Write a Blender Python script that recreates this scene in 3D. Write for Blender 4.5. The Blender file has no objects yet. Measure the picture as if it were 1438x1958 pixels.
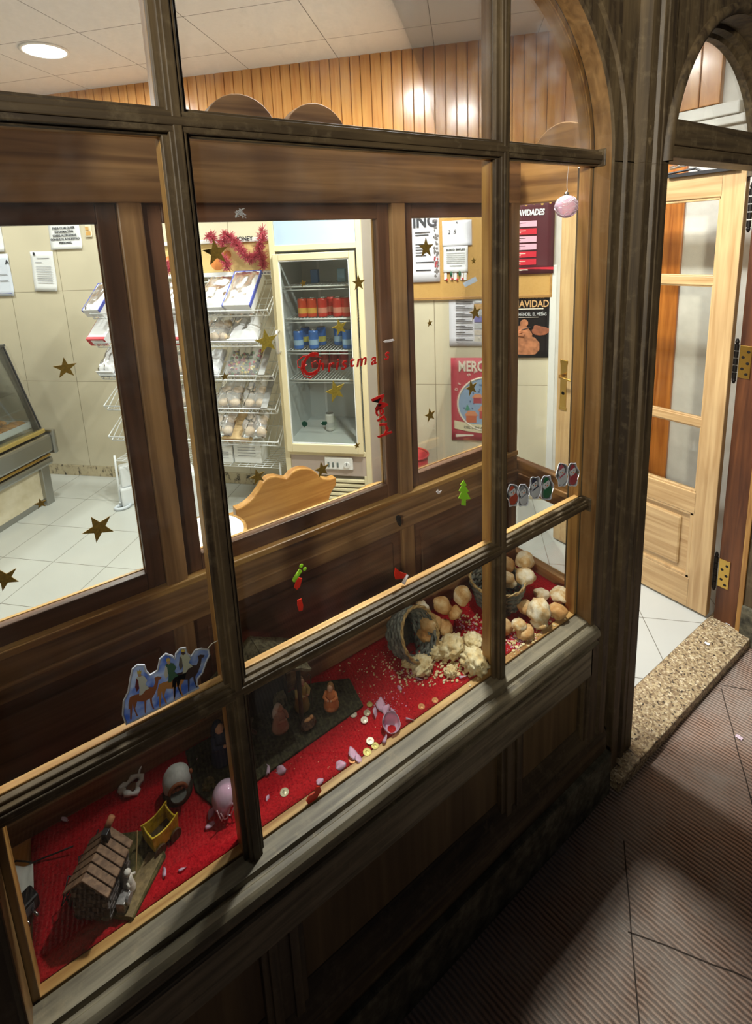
import bpy, bmesh, math, random
from mathutils import Matrix, Vector, noise as mnoise
# ---------------------------------------------------------------- camera, world, lights, exposure
SC = bpy.context.scene
COL = SC.collection
random.seed(7)
CAM_R = Vector((0.83277074, -0.55150144, -0.04836387))
CAM_U = Vector((0.14464871, 0.13242850, 0.98058118))
CAM_F = Vector((0.53438717, 0.82359508, -0.19005656))
CAM_P = Vector((0.0, -0.76, 1.8157))
FPX, CX, CY, IW, IH = 966.632, 683.531, 652.359, 1438.0, 1958.0
cam = bpy.data.cameras.new('camera')
cam.sensor_fit = 'VERTICAL'; cam.sensor_height = 36.0; cam.sensor_width = 36.0
cam.lens = FPX / IH * 36.0
cam.shift_x = (IW / 2 - CX) / IH
cam.shift_y = (CY - IH / 2) / IH
cam.clip_start = 0.02
cam_o = bpy.data.objects.new('camera', cam); COL.objects.link(cam_o)
m = Matrix.Identity(4)
for i in range(3):
    m[i][0] = CAM_R[i]; m[i][1] = CAM_U[i]; m[i][2] = -CAM_F[i]; m[i][3] = CAM_P[i]
cam_o.matrix_world = m
SC.camera = cam_o

SC.view_settings.view_transform = 'Standard'
SC.view_settings.look = 'None'
SC.view_settings.gamma = 1.0
SC.view_settings.use_curve_mapping = False
SC.view_settings.exposure = 0.0
SC.cycles.transparent_max_bounces = 40
SC.cycles.max_bounces = 10
SC.cycles.sample_clamp_indirect = 6.0

wd = bpy.data.worlds.new('night_sky'); SC.world = wd; wd.use_nodes = True
wd.node_tree.nodes['Background'].inputs[0].default_value = (0.46, 0.46, 0.52, 1)
wd.node_tree.nodes['Background'].inputs[1].default_value = 0.04

def lamp(name, loc, power, size, color=(1, 1, 1), aim=None, spread=180):
    l = bpy.data.lights.new(name, 'AREA'); l.shape = 'DISK'; l.size = size
    l.energy = power; l.color = color; l.spread = math.radians(spread)
    o = bpy.data.objects.new(name, l); COL.objects.link(o); o.location = loc
    if aim is not None:
        o.rotation_euler = (Vector(aim) - Vector(loc)).to_track_quat('-Z', 'Y').to_euler()
    return o

CEIL = 2.976
DOWNLIGHTS = [(0.293, 2.80), (1.42, 1.13), (1.25, 0.47), (-0.95, 1.55), (-1.0, 3.9)]
POWER = [30, 38, 72, 20, 30]
for (x, y), pw in zip(DOWNLIGHTS, POWER):
    lamp('downlight_glow', (x, y, CEIL - 0.03), pw, 0.17, (0.975, 0.99, 0.965))
lamp('street_lamp_glow', (-2.0, -2.1, 2.6), 20, 0.3, (1.0, 0.94, 0.80), (1.6, 0, 2.35), 62)

# ---------------------------------------------------------------- pixel rays onto real planes of the place
def ray(u, v):
    return CAM_R * ((u - CX) / FPX) - CAM_U * ((v - CY) / FPX) + CAM_F
def at_y(u, v, y):
    d = ray(u, v); return CAM_P + d * ((y - CAM_P.y) / d.y)
def at_z(u, v, z):
    d = ray(u, v); return CAM_P + d * ((z - CAM_P.z) / d.z)
def at_x(u, v, x):
    d = ray(u, v); return CAM_P + d * ((x - CAM_P.x) / d.x)
S2 = math.sqrt(0.5)
WO = Vector((2.045, 2.045, 0))
WE = Vector((S2, -S2, 0)); WN = Vector((-S2, -S2, 0)); UP = Vector((0, 0, 1))
def W(s, t, z):                       # point in the frame of the shop's tiled wall
    return WO + WE * s + WN * t + UP * z
def at_w(u, v, t=0.0):                # ray onto the plane t metres in front of the tiled wall -> (s, z)
    d = ray(u, v); p0 = WO + WN * t
    k = (p0 - CAM_P).dot(WN) / d.dot(WN)
    p = CAM_P + d * k
    return (p - WO).dot(WE), p.z

# ---------------------------------------------------------------- mesh building
ORG = {}
class MB:
    def __init__(s): s.v = []; s.f = []
    def add(s, vs, fs):
        n = len(s.v); s.v += [Vector(a) for a in vs]; s.f += [tuple(n + i for i in f) for f in fs]; return s
    def box(s, x0, y0, z0, x1, y1, z1, M=None):
        x0, x1 = min(x0, x1), max(x0, x1); y0, y1 = min(y0, y1), max(y0, y1); z0, z1 = min(z0, z1), max(z0, z1)
        vs = [Vector(p) for p in ((x0,y0,z0),(x1,y0,z0),(x1,y1,z0),(x0,y1,z0),(x0,y0,z1),(x1,y0,z1),(x1,y1,z1),(x0,y1,z1))]
        if M: vs = [M @ p for p in vs]
        return s.add(vs, [(0,3,2,1),(4,5,6,7),(0,1,5,4),(1,2,6,5),(2,3,7,6),(3,0,4,7)])
    def prism(s, poly, fn, d0, d1):   # poly of (a,b), fn(a,b,d) -> point
        n = len(poly)
        vs = [fn(a, b, d0) for a, b in poly] + [fn(a, b, d1) for a, b in poly]
        fs = [tuple(range(n))[::-1], tuple(range(n, 2 * n))]
        fs += [(i, (i + 1) % n, n + (i + 1) % n, n + i) for i in range(n)]
        return s.add(vs, fs)
    def tube(s, pts, r, n=8, closed=False, caps=True):
        pts = [Vector(p) for p in pts]; m = len(pts); rs = r if isinstance(r, (list, tuple)) else [r] * m
        t0 = (pts[1] - pts[0]).normalized(); ref = Vector((0, 0, 1)) if abs(t0.z) < .9 else Vector((1, 0, 0))
        b = t0.cross(ref).normalized(); vs = []
        for i, p in enumerate(pts):
            if closed: t = (pts[(i + 1) % m] - pts[i - 1]).normalized()
            else: t = (pts[min(i + 1, m - 1)] - pts[max(i - 1, 0)]).normalized()
            b = (b - t * b.dot(t)).normalized(); c = t.cross(b)
            vs += [p + (b * math.cos(2 * math.pi * k / n) + c * math.sin(2 * math.pi * k / n)) * rs[i] for k in range(n)]
        fs = []
        for i in range(m if closed else m - 1):
            a, d = i * n, ((i + 1) % m) * n
            fs += [(a + k, a + (k + 1) % n, d + (k + 1) % n, d + k) for k in range(n)]
        if caps and not closed: fs += [tuple(range(n))[::-1], tuple(range((m - 1) * n, m * n))]
        return s.add(vs, fs)
    def lathe(s, prof, c=(0, 0, 0), n=24, M=None, cap=True):
        c = Vector(c); vs = []; m = len(prof)
        for r, z in prof:
            for k in range(n):
                a = 2 * math.pi * k / n; p = Vector((r * math.cos(a), r * math.sin(a), z))
                vs.append((M @ p if M else p) + c)
        fs = []
        for i in range(m - 1):
            fs += [(i*n+k, i*n+(k+1)%n, (i+1)*n+(k+1)%n, (i+1)*n+k) for k in range(n)]
        if cap:
            if prof[0][0] > 1e-6: fs.append(tuple(range(n))[::-1])
            if prof[-1][0] > 1e-6: fs.append(tuple(range((m-1)*n, m*n)))
        return s.add(vs, fs)
    def ball(s, c, r, sub=2, rough=0.0, seed=0, M=None, freq=1.6):
        bm = bmesh.new(); bmesh.ops.create_icosphere(bm, subdivisions=sub, radius=1.0)
        r = (r, r, r) if isinstance(r, (int, float)) else r; vs = []
        for q in bm.verts:
            k = 1 + rough * mnoise.noise(q.co * freq + Vector((seed * 3.1, seed * 1.7, seed)))
            p = Vector((q.co.x * r[0] * k, q.co.y * r[1] * k, q.co.z * r[2] * k))
            vs.append((M @ p if M else p) + Vector(c))
        fs = [tuple(x.index for x in f.verts) for f in bm.faces]; bm.free()
        return s.add(vs, fs)
    def sheet(s, grid, th=0.0):       # grid[i][j] of points -> skin, thickened along the normal
        n, m = len(grid), len(grid[0]); vs = [p for row in grid for p in row]
        fs = [(i*m+j, i*m+j+1, (i+1)*m+j+1, (i+1)*m+j) for i in range(n-1) for j in range(m-1)]
        return s.add(vs, fs)
    def build(s, name, mat, parent=None, bevel=0, smooth=False, solid=0, subsurf=0, seg=2):
        o0 = ORG.get(parent.name, Vector((0, 0, 0))) if parent else Vector((0, 0, 0))
        me = bpy.data.meshes.new(name)
        me.from_pydata([tuple(p - o0) for p in s.v], [], s.f); me.update()
        bm = bmesh.new(); bm.from_mesh(me); bmesh.ops.recalc_face_normals(bm, faces=bm.faces); bm.to_mesh(me); bm.free()
        if mat: me.materials.append(mat)
        o = bpy.data.objects.new(name, me); COL.objects.link(o)
        if parent: o.parent = parent; ORG[o.name] = o0
        if solid: q = o.modifiers.new('s', 'SOLIDIFY'); q.thickness = solid; q.offset = 0
        if bevel:
            q = o.modifiers.new('b', 'BEVEL'); q.width = bevel; q.segments = seg; q.limit_method = 'ANGLE'; q.angle_limit = math.radians(40)
        if subsurf: q = o.modifiers.new('u', 'SUBSURF'); q.levels = q.render_levels = subsurf
        if smooth: me.polygons.foreach_set('use_smooth', [True] * len(me.polygons))
        return o

def tag(o, label=None, cat=None, group=None, kind=None):
    if label: o['label'] = label
    if cat: o['category'] = cat
    if group: o['group'] = group
    if kind: o['kind'] = kind
    return o
def empty(name, loc=(0, 0, 0), M=None):
    o = bpy.data.objects.new(name, None); COL.objects.link(o); o.empty_display_size = .05
    if M is not None: o.matrix_world = M
    else: o.location = loc; ORG[o.name] = Vector(loc)
    return o
def thing(name, label, cat, loc=(0, 0, 0), group=None, M=None):
    return tag(empty(name, loc, M), label, cat, group)
def frame(o, x, y):
    x = Vector(x).normalized(); y = Vector(y); y = (y - x * y.dot(x)).normalized(); z = x.cross(y); m = Matrix.Identity(4)
    for i in range(3): m[i][0], m[i][1], m[i][2], m[i][3] = x[i], y[i], z[i], o[i]
    return m
def copy_tree(o, parent=None):
    c = o.copy(); COL.objects.link(c)
    if parent: c.parent = parent
    for ch in list(o.children): copy_tree(ch, c)
    return c
def text(name, body, size, mat, parent, loc=(0, 0, 0), align='CENTER', shear=0, depth=0.0004, bold=0, spacing=1.0, rot=0, sx=1.0, line=1.0):
    cu = bpy.data.curves.new(name, 'FONT'); cu.body = body; cu.size = size; cu.align_x = align; cu.align_y = 'CENTER'
    cu.extrude = depth; cu.shear = shear; cu.offset = bold; cu.space_character = spacing; cu.space_line = line
    cu.materials.append(mat); cu.resolution_u = 3
    tmp = bpy.data.objects.new(name, cu); me = bpy.data.meshes.new_from_object(tmp); bpy.data.objects.remove(tmp)
    if not me.materials: me.materials.append(mat)
    o = bpy.data.objects.new(name, me); COL.objects.link(o)
    if parent: o.parent = parent
    o.location = loc; o.rotation_euler = (0, 0, rot); o.scale = (sx, 1, 1)
    return o

# ---------------------------------------------------------------- materials
def lin(c):
    return tuple((x / 12.92 if x <= .04045 else ((x + .055) / 1.055) ** 2.4) for x in (v / 255 for v in c))
MATS = {}
def newmat(name):
    mt = bpy.data.materials.new(name); mt.use_nodes = True; nt = mt.node_tree
    return mt, nt, nt.nodes['Principled BSDF']
def N(nt, typ, **kw):
    n = nt.nodes.new(typ)
    for k, v in kw.items():
        if k.startswith('i_'):
            n.inputs[k[2:].replace('_', ' ')].default_value = v
        else: setattr(n, k, v)
    return n
def plain(name, rgb, rough=.6, metal=0, spec=.5, emit=0, coat=0, var=0.0, vscale=30):
    if name in MATS: return MATS[name]
    mt, nt, b = newmat(name); c = lin(rgb)
    b.inputs['Base Color'].default_value = (*c, 1); b.inputs['Roughness'].default_value = rough
    b.inputs['Metallic'].default_value = metal; b.inputs['Specular IOR Level'].default_value = spec
    b.inputs['Coat Weight'].default_value = coat
    if emit: b.inputs['Emission Color'].default_value = (*c, 1); b.inputs['Emission Strength'].default_value = emit
    if var:
        tc = N(nt, 'ShaderNodeTexCoord'); nz = N(nt, 'ShaderNodeTexNoise'); nz.inputs['Scale'].default_value = vscale; nz.inputs['Detail'].default_value = 5
        rp = N(nt, 'ShaderNodeValToRGB'); rp.color_ramp.elements[0].position = .3; rp.color_ramp.elements[1].position = .7
        rp.color_ramp.elements[0].color = (*[max(0, x * (1 - var)) for x in c], 1); rp.color_ramp.elements[1].color = (*[min(1, x * (1 + var)) for x in c], 1)
        nt.links.new(tc.outputs['Object'], nz.inputs['Vector']); nt.links.new(nz.outputs['Fac'], rp.inputs['Fac']); nt.links.new(rp.outputs['Color'], b.inputs['Base Color'])
    MATS[name] = mt; return mt
def wood(name, c1, c2, axis='z', rough=.5, scale=1.0, coat=0, knots=.0, wear=0.0, spec=.5, blotch=.25):
    if name in MATS: return MATS[name]
    mt, nt, b = newmat(name); L = nt.links.new
    tc = N(nt, 'ShaderNodeTexCoord'); mp = N(nt, 'ShaderNodeMapping')
    st = {'x': (2.2, 42, 42), 'y': (42, 2.2, 42), 'z': (42, 42, 2.2)}[axis]
    mp.inputs['Scale'].default_value = [q * scale for q in st]
    nz = N(nt, 'ShaderNodeTexNoise'); nz.inputs['Scale'].default_value = 1.0; nz.inputs['Detail'].default_value = 6; nz.inputs['Distortion'].default_value = .8
    n2 = N(nt, 'ShaderNodeTexNoise'); n2.inputs['Scale'].default_value = 5.0 * scale; n2.inputs['Detail'].default_value = 3
    rp = N(nt, 'ShaderNodeValToRGB'); e = rp.color_ramp.elements
    e[0].position = .32; e[1].position = .66; e[0].color = (*lin(c2), 1); e[1].color = (*lin(c1), 1)
    L(tc.outputs['Object'], mp.inputs['Vector']); L(mp.outputs['Vector'], nz.inputs['Vector']); L(tc.outputs['Object'], n2.inputs['Vector'])
    L(nz.outputs['Fac'], rp.inputs['Fac'])
    mx = N(nt, 'ShaderNodeMix', data_type='RGBA', blend_type='MULTIPLY'); mx.inputs[0].default_value = 1.0
    r2 = N(nt, 'ShaderNodeValToRGB'); r2.color_ramp.elements[0].position = .3; r2.color_ramp.elements[1].position = .7
    r2.color_ramp.elements[0].color = (1 - blotch,) * 3 + (1,); r2.color_ramp.elements[1].color = (1, 1, 1, 1)
    L(n2.outputs['Fac'], r2.inputs['Fac']); L(rp.outputs['Color'], mx.inputs[6]); L(r2.outputs['Color'], mx.inputs[7])
    out = mx.outputs[2]
    if wear:
        n3 = N(nt, 'ShaderNodeTexNoise'); n3.inputs['Scale'].default_value = 26; n3.inputs['Detail'].default_value = 8; n3.inputs['Roughness'].default_value = .7
        L(tc.outputs['Object'], n3.inputs['Vector'])
        r3 = N(nt, 'ShaderNodeValToRGB'); r3.color_ramp.elements[0].position = .52; r3.color_ramp.elements[1].position = .75
        r3.color_ramp.elements[0].color = (0, 0, 0, 1); r3.color_ramp.elements[1].color = (wear,) * 3 + (1,)
        m3 = N(nt, 'ShaderNodeMix', data_type='RGBA'); m3.inputs[7].default_value = (*lin((164, 146, 112)), 1)
        L(n3.outputs['Fac'], r3.inputs['Fac']); L(r3.outputs['Color'], m3.inputs[0]); L(out, m3.inputs[6]); out = m3.outputs[2]
    L(out, b.inputs['Base Color'])
    bp = N(nt, 'ShaderNodeBump'); bp.inputs['Strength'].default_value = .18; bp.inputs['Distance'].default_value = .002
    L(nz.outputs['Fac'], bp.inputs['Height']); L(bp.outputs['Normal'], b.inputs['Normal'])
    b.inputs['Roughness'].default_value = rough; b.inputs['Coat Weight'].default_value = coat; b.inputs['Coat Roughness'].default_value = .15
    b.inputs['Specular IOR Level'].default_value = spec
    MATS[name] = mt; return mt
def glass(name, tint=(1, 1, 1), ior=1.45, dirt=0.0, rough=0.0, dirt_scale=9.0, boost=1.0):
    if name in MATS: return MATS[name]
    mt, nt, b = newmat(name); nt.nodes.remove(b); L = nt.links.new
    out = nt.nodes['Material Output']
    tr = N(nt, 'ShaderNodeBsdfTransparent'); tr.inputs[0].default_value = (*tint, 1)
    gl = N(nt, 'ShaderNodeBsdfGlossy'); gl.inputs['Roughness'].default_value = rough
    fr = N(nt, 'ShaderNodeFresnel'); fr.inputs[0].default_value = ior
    mu = N(nt, 'ShaderNodeMath', operation='MULTIPLY'); mu.inputs[1].default_value = boost; mu.use_clamp = True
    L(fr.outputs[0], mu.inputs[0])
    mx = N(nt, 'ShaderNodeMixShader'); L(mu.outputs[0], mx.inputs[0]); L(tr.outputs[0], mx.inputs[1]); L(gl.outputs[0], mx.inputs[2])
    last = mx.outputs[0]
    if dirt:
        tc = N(nt, 'ShaderNodeTexCoord'); nz = N(nt, 'ShaderNodeTexNoise'); nz.inputs['Scale'].default_value = dirt_scale; nz.inputs['Detail'].default_value = 9; nz.inputs['Roughness'].default_value = .68
        L(tc.outputs['Object'], nz.inputs['Vector'])
        rp = N(nt, 'ShaderNodeValToRGB'); rp.color_ramp.elements[0].position = .50; rp.color_ramp.elements[1].position = .80
        rp.color_ramp.elements[0].color = (.008,) * 3 + (1,); rp.color_ramp.elements[1].color = (dirt,) * 3 + (1,)
        L(nz.outputs['Fac'], rp.inputs['Fac'])
        df = N(nt, 'ShaderNodeBsdfDiffuse'); df.inputs[0].default_value = (.8, .8, .82, 1)
        m2 = N(nt, 'ShaderNodeMixShader'); L(rp.outputs['Color'], m2.inputs[0]); L(last, m2.inputs[1]); L(df.outputs[0], m2.inputs[2]); last = m2.outputs[0]
    L(last, out.inputs['Surface']); MATS[name] = mt; return mt
def film(name, tint, opac, white=.8, rough=.12):     # thin clear plastic: transparent, diffuse and gloss mixed
    if name in MATS: return MATS[name]
    mt, nt, b = newmat(name); nt.nodes.remove(b); L = nt.links.new; out = nt.nodes['Material Output']
    tr = N(nt, 'ShaderNodeBsdfTransparent'); tr.inputs[0].default_value = (*tint, 1)
    df = N(nt, 'ShaderNodeBsdfDiffuse'); df.inputs[0].default_value = (*[white * t for t in tint], 1)
    gl = N(nt, 'ShaderNodeBsdfGlossy'); gl.inputs['Roughness'].default_value = rough
    fr = N(nt, 'ShaderNodeFresnel'); fr.inputs[0].default_value = 1.33
    a = N(nt, 'ShaderNodeMixShader'); a.inputs[0].default_value = opac; L(tr.outputs[0], a.inputs[1]); L(df.outputs[0], a.inputs[2])
    c = N(nt, 'ShaderNodeMixShader'); L(fr.outputs[0], c.inputs[0]); L(a.outputs[0], c.inputs[1]); L(gl.outputs[0], c.inputs[2])
    L(c.outputs[0], out.inputs['Surface']); MATS[name] = mt; return mt
def gel(name, rgb, trans=.5, rough=.25):             # soft plastic that lets light through
    if name in MATS: return MATS[name]
    mt, nt, b = newmat(name); nt.nodes.remove(b); L = nt.links.new; out = nt.nodes['Material Output']; c = (*lin(rgb), 1)
    df = N(nt, 'ShaderNodeBsdfDiffuse'); df.inputs[0].default_value = c
    tl = N(nt, 'ShaderNodeBsdfTranslucent'); tl.inputs[0].default_value = c
    gl = N(nt, 'ShaderNodeBsdfGlossy'); gl.inputs['Roughness'].default_value = rough
    a = N(nt, 'ShaderNodeMixShader'); a.inputs[0].default_value = trans; L(df.outputs[0], a.inputs[1]); L(tl.outputs[0], a.inputs[2])
    fr = N(nt, 'ShaderNodeFresnel'); fr.inputs[0].default_value = 1.4
    m2 = N(nt, 'ShaderNodeMixShader'); L(fr.outputs[0], m2.inputs[0]); L(a.outputs[0], m2.inputs[1]); L(gl.outputs[0], m2.inputs[2])
    L(m2.outputs[0], out.inputs['Surface']); MATS[name] = mt; return mt
def mottle(name, cols, scale, rough=.6, bump=.0, detail=6, pos=None, spec=.4, vor=False, stretch=None):
    if name in MATS: return MATS[name]
    mt, nt, b = newmat(name); L = nt.links.new
    tc = N(nt, 'ShaderNodeTexCoord')
    if vor:
        nz = N(nt, 'ShaderNodeTexVoronoi'); nz.inputs['Scale'].default_value = scale; src = nz.outputs['Color']
    else:
        nz = N(nt, 'ShaderNodeTexNoise'); nz.inputs['Scale'].default_value = scale; nz.inputs['Detail'].default_value = detail; nz.inputs['Roughness'].default_value = .65; src = nz.outputs['Fac']
    rp = N(nt, 'ShaderNodeValToRGB'); els = rp.color_ramp.elements
    ps = pos or [.3 + .4 * i / (len(cols) - 1) for i in range(len(cols))]
    while len(els) < len(cols): els.new(.5)
    for e, p, c in zip(els, ps, cols): e.position = p; e.color = (*lin(c), 1)
    if stretch:
        mp = N(nt, 'ShaderNodeMapping'); mp.inputs['Scale'].default_value = stretch; L(tc.outputs['Object'], mp.inputs['Vector']); L(mp.outputs[0], nz.inputs['Vector'])
    else: L(tc.outputs['Object'], nz.inputs['Vector'])
    L(src, rp.inputs['Fac']); L(rp.outputs['Color'], b.inputs['Base Color'])
    b.inputs['Roughness'].default_value = rough; b.inputs['Specular IOR Level'].default_value = spec
    if bump:
        bp = N(nt, 'ShaderNodeBump'); bp.inputs['Strength'].default_value = bump; bp.inputs['Distance'].default_value = .004
        L(nz.outputs[0], bp.inputs['Height']); L(bp.outputs['Normal'], b.inputs['Normal'])
    MATS[name] = mt; return mt
def grid_mat(name, base, line, origin, au, av, pu, pv, wline, rough=.35, mott=.06, spec=.5, mscale=6, bump=.3):
    """tiles: joints every pu along unit vector au and every pv along av, counted from origin (object = world space)."""
    mt, nt, b = newmat(name); L = nt.links.new
    tc = N(nt, 'ShaderNodeTexCoord'); geo = tc.outputs['Object']
    def coord(ax, p):
        d = N(nt, 'ShaderNodeVectorMath', operation='DOT_PRODUCT'); d.inputs[1].default_value = ax
        s = N(nt, 'ShaderNodeVectorMath', operation='SUBTRACT'); s.inputs[1].default_value = origin
        L(geo, s.inputs[0]); L(s.outputs[0], d.inputs[0])
        f = N(nt, 'ShaderNodeMath', operation='DIVIDE'); f.inputs[1].default_value = p; L(d.outputs['Value'], f.inputs[0])
        h = N(nt, 'ShaderNodeMath', operation='PINGPONG'); h.inputs[1].default_value = .5; L(f.outputs[0], h.inputs[0])
        g = N(nt, 'ShaderNodeMath', operation='LESS_THAN'); g.inputs[1].default_value = wline / p / 2; L(h.outputs[0], g.inputs[0])
        return g.outputs[0]
    mxm = N(nt, 'ShaderNodeMath', operation='MAXIMUM'); L(coord(au, pu), mxm.inputs[0]); L(coord(av, pv), mxm.inputs[1])
    nz = N(nt, 'ShaderNodeTexNoise'); nz.inputs['Scale'].default_value = mscale; nz.inputs['Detail'].default_value = 7; L(geo, nz.inputs['Vector'])
    rp = N(nt, 'ShaderNodeValToRGB'); c = lin(base); e = rp.color_ramp.elements; e[0].position = .3; e[1].position = .7
    e[0].color = (*[x * (1 - mott) for x in c], 1); e[1].color = (*[min(1, x * (1 + mott)) for x in c], 1); L(nz.outputs['Fac'], rp.inputs['Fac'])
    mx = N(nt, 'ShaderNodeMix', data_type='RGBA'); mx.inputs[7].default_value = (*lin(line), 1)
    L(mxm.outputs[0], mx.inputs[0]); L(rp.outputs['Color'], mx.inputs[6]); L(mx.outputs[2], b.inputs['Base Color'])
    bp = N(nt, 'ShaderNodeBump'); bp.inputs['Strength'].default_value = bump; bp.inputs['Distance'].default_value = .002; bp.invert = True
    L(mxm.outputs[0], bp.inputs['Height']); L(bp.outputs['Normal'], b.inputs['Normal'])
    b.inputs['Roughness'].default_value = rough; b.inputs['Specular IOR Level'].default_value = spec
    return mt

EXT_Z = wood('weathered_front_wood_upright', (100, 83, 57), (52, 40, 26), 'z', .55, 1.0, wear=.22)
EXT_X = wood('weathered_front_wood_level', (100, 83, 57), (52, 40, 26), 'x', .55, 1.0, wear=.28)
SILL = wood('worn_sill_wood', (150, 138, 112), (86, 76, 58), 'x', .55, 1.2, wear=.5)
INN_Z = wood('varnished_inner_wood_upright', (196, 150, 82), (140, 92, 42), 'z', .4, 1.0, coat=.2)
INN_X = wood('varnished_inner_wood_level', (214, 172, 104), (160, 110, 55), 'x', .4, 1.0, coat=.2)
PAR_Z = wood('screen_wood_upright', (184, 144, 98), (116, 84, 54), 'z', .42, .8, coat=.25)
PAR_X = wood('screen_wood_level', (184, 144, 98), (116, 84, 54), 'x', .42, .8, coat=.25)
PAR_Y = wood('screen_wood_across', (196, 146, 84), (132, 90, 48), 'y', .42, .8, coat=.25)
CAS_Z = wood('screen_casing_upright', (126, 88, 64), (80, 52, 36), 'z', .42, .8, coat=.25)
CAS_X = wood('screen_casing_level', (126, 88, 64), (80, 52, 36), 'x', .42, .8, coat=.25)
LEAF_Z = wood('door_wood_upright', (204, 172, 124), (174, 138, 92), 'z', .35, .9, coat=.3, blotch=.12)
LEAF_Y = wood('door_wood_level', (204, 172, 124), (168, 132, 86), 'y', .35, .9, coat=.3, blotch=.12)
CLAD = wood('orange_pine_boards', (228, 170, 94), (206, 138, 68), 'z', .22, .8, coat=.6, blotch=.2)
DARK = plain('dark_void_wood', (34, 24, 18), .6)
GLASS = glass('shop_window_glass', (.96, .97, .96), 1.45, dirt=.035, boost=.06)
GLASS_TOP = glass('dusty_upper_glass', (.95, .96, .96), 1.45, dirt=.12, dirt_scale=5, boost=.7)
GLASS_IN = glass('screen_glass', (.96, .97, .95), 1.4, boost=.5)
CHROME = plain('chrome', (205, 205, 208), .18, 1)
STEEL = plain('brushed_steel', (168, 168, 164), .32, 1)
BRASS = plain('brass', (196, 160, 84), .25, 1)
BLACK = plain('black_plastic', (22, 22, 24), .45)
WHITE = plain('white_paper', (236, 238, 240), .7)
INK = plain('dark_ink', (40, 42, 48), .7)
RED = plain('red_ink', (206, 40, 48), .55)

# ================================================================ SETTING
def struct(o): o['kind'] = 'structure'; return o
AU = (S2, S2, 0); AV = (S2, -S2, 0)
# ---- pavement: corrugated brown paving laid diagonally
def pavement_mat():
    mt, nt, b = newmat('ribbed_brown_paving'); L = nt.links.new
    tc = N(nt, 'ShaderNodeTexCoord'); d = N(nt, 'ShaderNodeVectorMath', operation='DOT_PRODUCT')
    a = math.radians(99.5); d.inputs[1].default_value = (-math.sin(a), math.cos(a), 0)
    nz = N(nt, 'ShaderNodeTexNoise'); nz.inputs['Scale'].default_value = 14; nz.inputs['Detail'].default_value = 8; nz.inputs['Roughness'].default_value = .7
    L(tc.outputs['Object'], nz.inputs['Vector']); L(tc.outputs['Object'], d.inputs[0])
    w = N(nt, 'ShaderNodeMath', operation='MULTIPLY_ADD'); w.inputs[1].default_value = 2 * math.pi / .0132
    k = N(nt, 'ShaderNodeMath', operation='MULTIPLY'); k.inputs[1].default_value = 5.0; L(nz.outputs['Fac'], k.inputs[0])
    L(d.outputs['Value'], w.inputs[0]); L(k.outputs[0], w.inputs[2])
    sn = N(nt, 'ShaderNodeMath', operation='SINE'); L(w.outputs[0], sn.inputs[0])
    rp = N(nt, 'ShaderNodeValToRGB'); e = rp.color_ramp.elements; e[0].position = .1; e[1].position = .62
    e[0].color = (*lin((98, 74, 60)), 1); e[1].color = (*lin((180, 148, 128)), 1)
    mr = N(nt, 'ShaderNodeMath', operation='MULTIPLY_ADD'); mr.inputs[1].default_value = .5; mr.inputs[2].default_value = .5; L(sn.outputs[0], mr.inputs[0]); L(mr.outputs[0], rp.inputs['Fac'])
    n2 = N(nt, 'ShaderNodeTexNoise'); n2.inputs['Scale'].default_value = 5; n2.inputs['Detail'].default_value = 9; n2.inputs['Roughness'].default_value = .75; L(tc.outputs['Object'], n2.inputs['Vector'])
    r2 = N(nt, 'ShaderNodeValToRGB'); r2.color_ramp.elements[0].position = .40; r2.color_ramp.elements[1].position = .7
    r2.color_ramp.elements[0].color = (0, 0, 0, 1); r2.color_ramp.elements[1].color = (.75, .75, .75, 1); L(n2.outputs['Fac'], r2.inputs['Fac'])
    mx = N(nt, 'ShaderNodeMix', data_type='RGBA'); mx.inputs[7].default_value = (*lin((170, 160, 150)), 1)
    L(r2.outputs['Color'], mx.inputs[0]); L(rp.outputs['Color'], mx.inputs[6]); L(mx.outputs[2], b.inputs['Base Color'])
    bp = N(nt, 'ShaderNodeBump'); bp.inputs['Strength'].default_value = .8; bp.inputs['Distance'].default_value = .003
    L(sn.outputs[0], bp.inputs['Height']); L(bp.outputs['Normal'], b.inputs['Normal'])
    b.inputs['Roughness'].default_value = .6; b.inputs['Specular IOR Level'].default_value = .35
    return mt
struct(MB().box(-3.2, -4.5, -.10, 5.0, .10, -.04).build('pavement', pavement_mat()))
jm = plain('dark_paving_joint', (58, 46, 38), .9)
for p, q in (((2.1364, -.068), (1.0, -.76)), ((1.106, -.25), (1.5, -.80)), ((1.30, -.13), (.40, -.74)), ((2.16, -.066), (2.75, -.80)), ((1.75, -.30), (2.3, -.98))):
    b = MB(); p = Vector((*p, 0)); q = Vector((*q, 0)); d = (q - p).normalized(); n = Vector((-d.y, d.x, 0)) * .0017
    k = 14; row = [p + (q - p) * (i / k) + n * random.uniform(-1.2, 1.2) for i in range(k + 1)]
    b.sheet([[r - n + UP * -.0392 for r in row], [r + n + UP * -.0392 for r in row]]); struct(b.build('pavement_joint_line', jm))
# ---- granite doorstep
granite = mottle('speckled_granite', [(58, 48, 40), (150, 128, 96), (196, 178, 140), (120, 96, 72), (214, 200, 168)], 150, .45, vor=True, pos=[.1, .3, .5, .7, .85])
struct(MB().box(1.42, -.045, -.10, 2.62, .122, .001).build('trim_1', granite, bevel=.003))
struct(MB().box(1.40, .0, -.09, 2.62, .16, -.002).build('trim_2', DARK))
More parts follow.
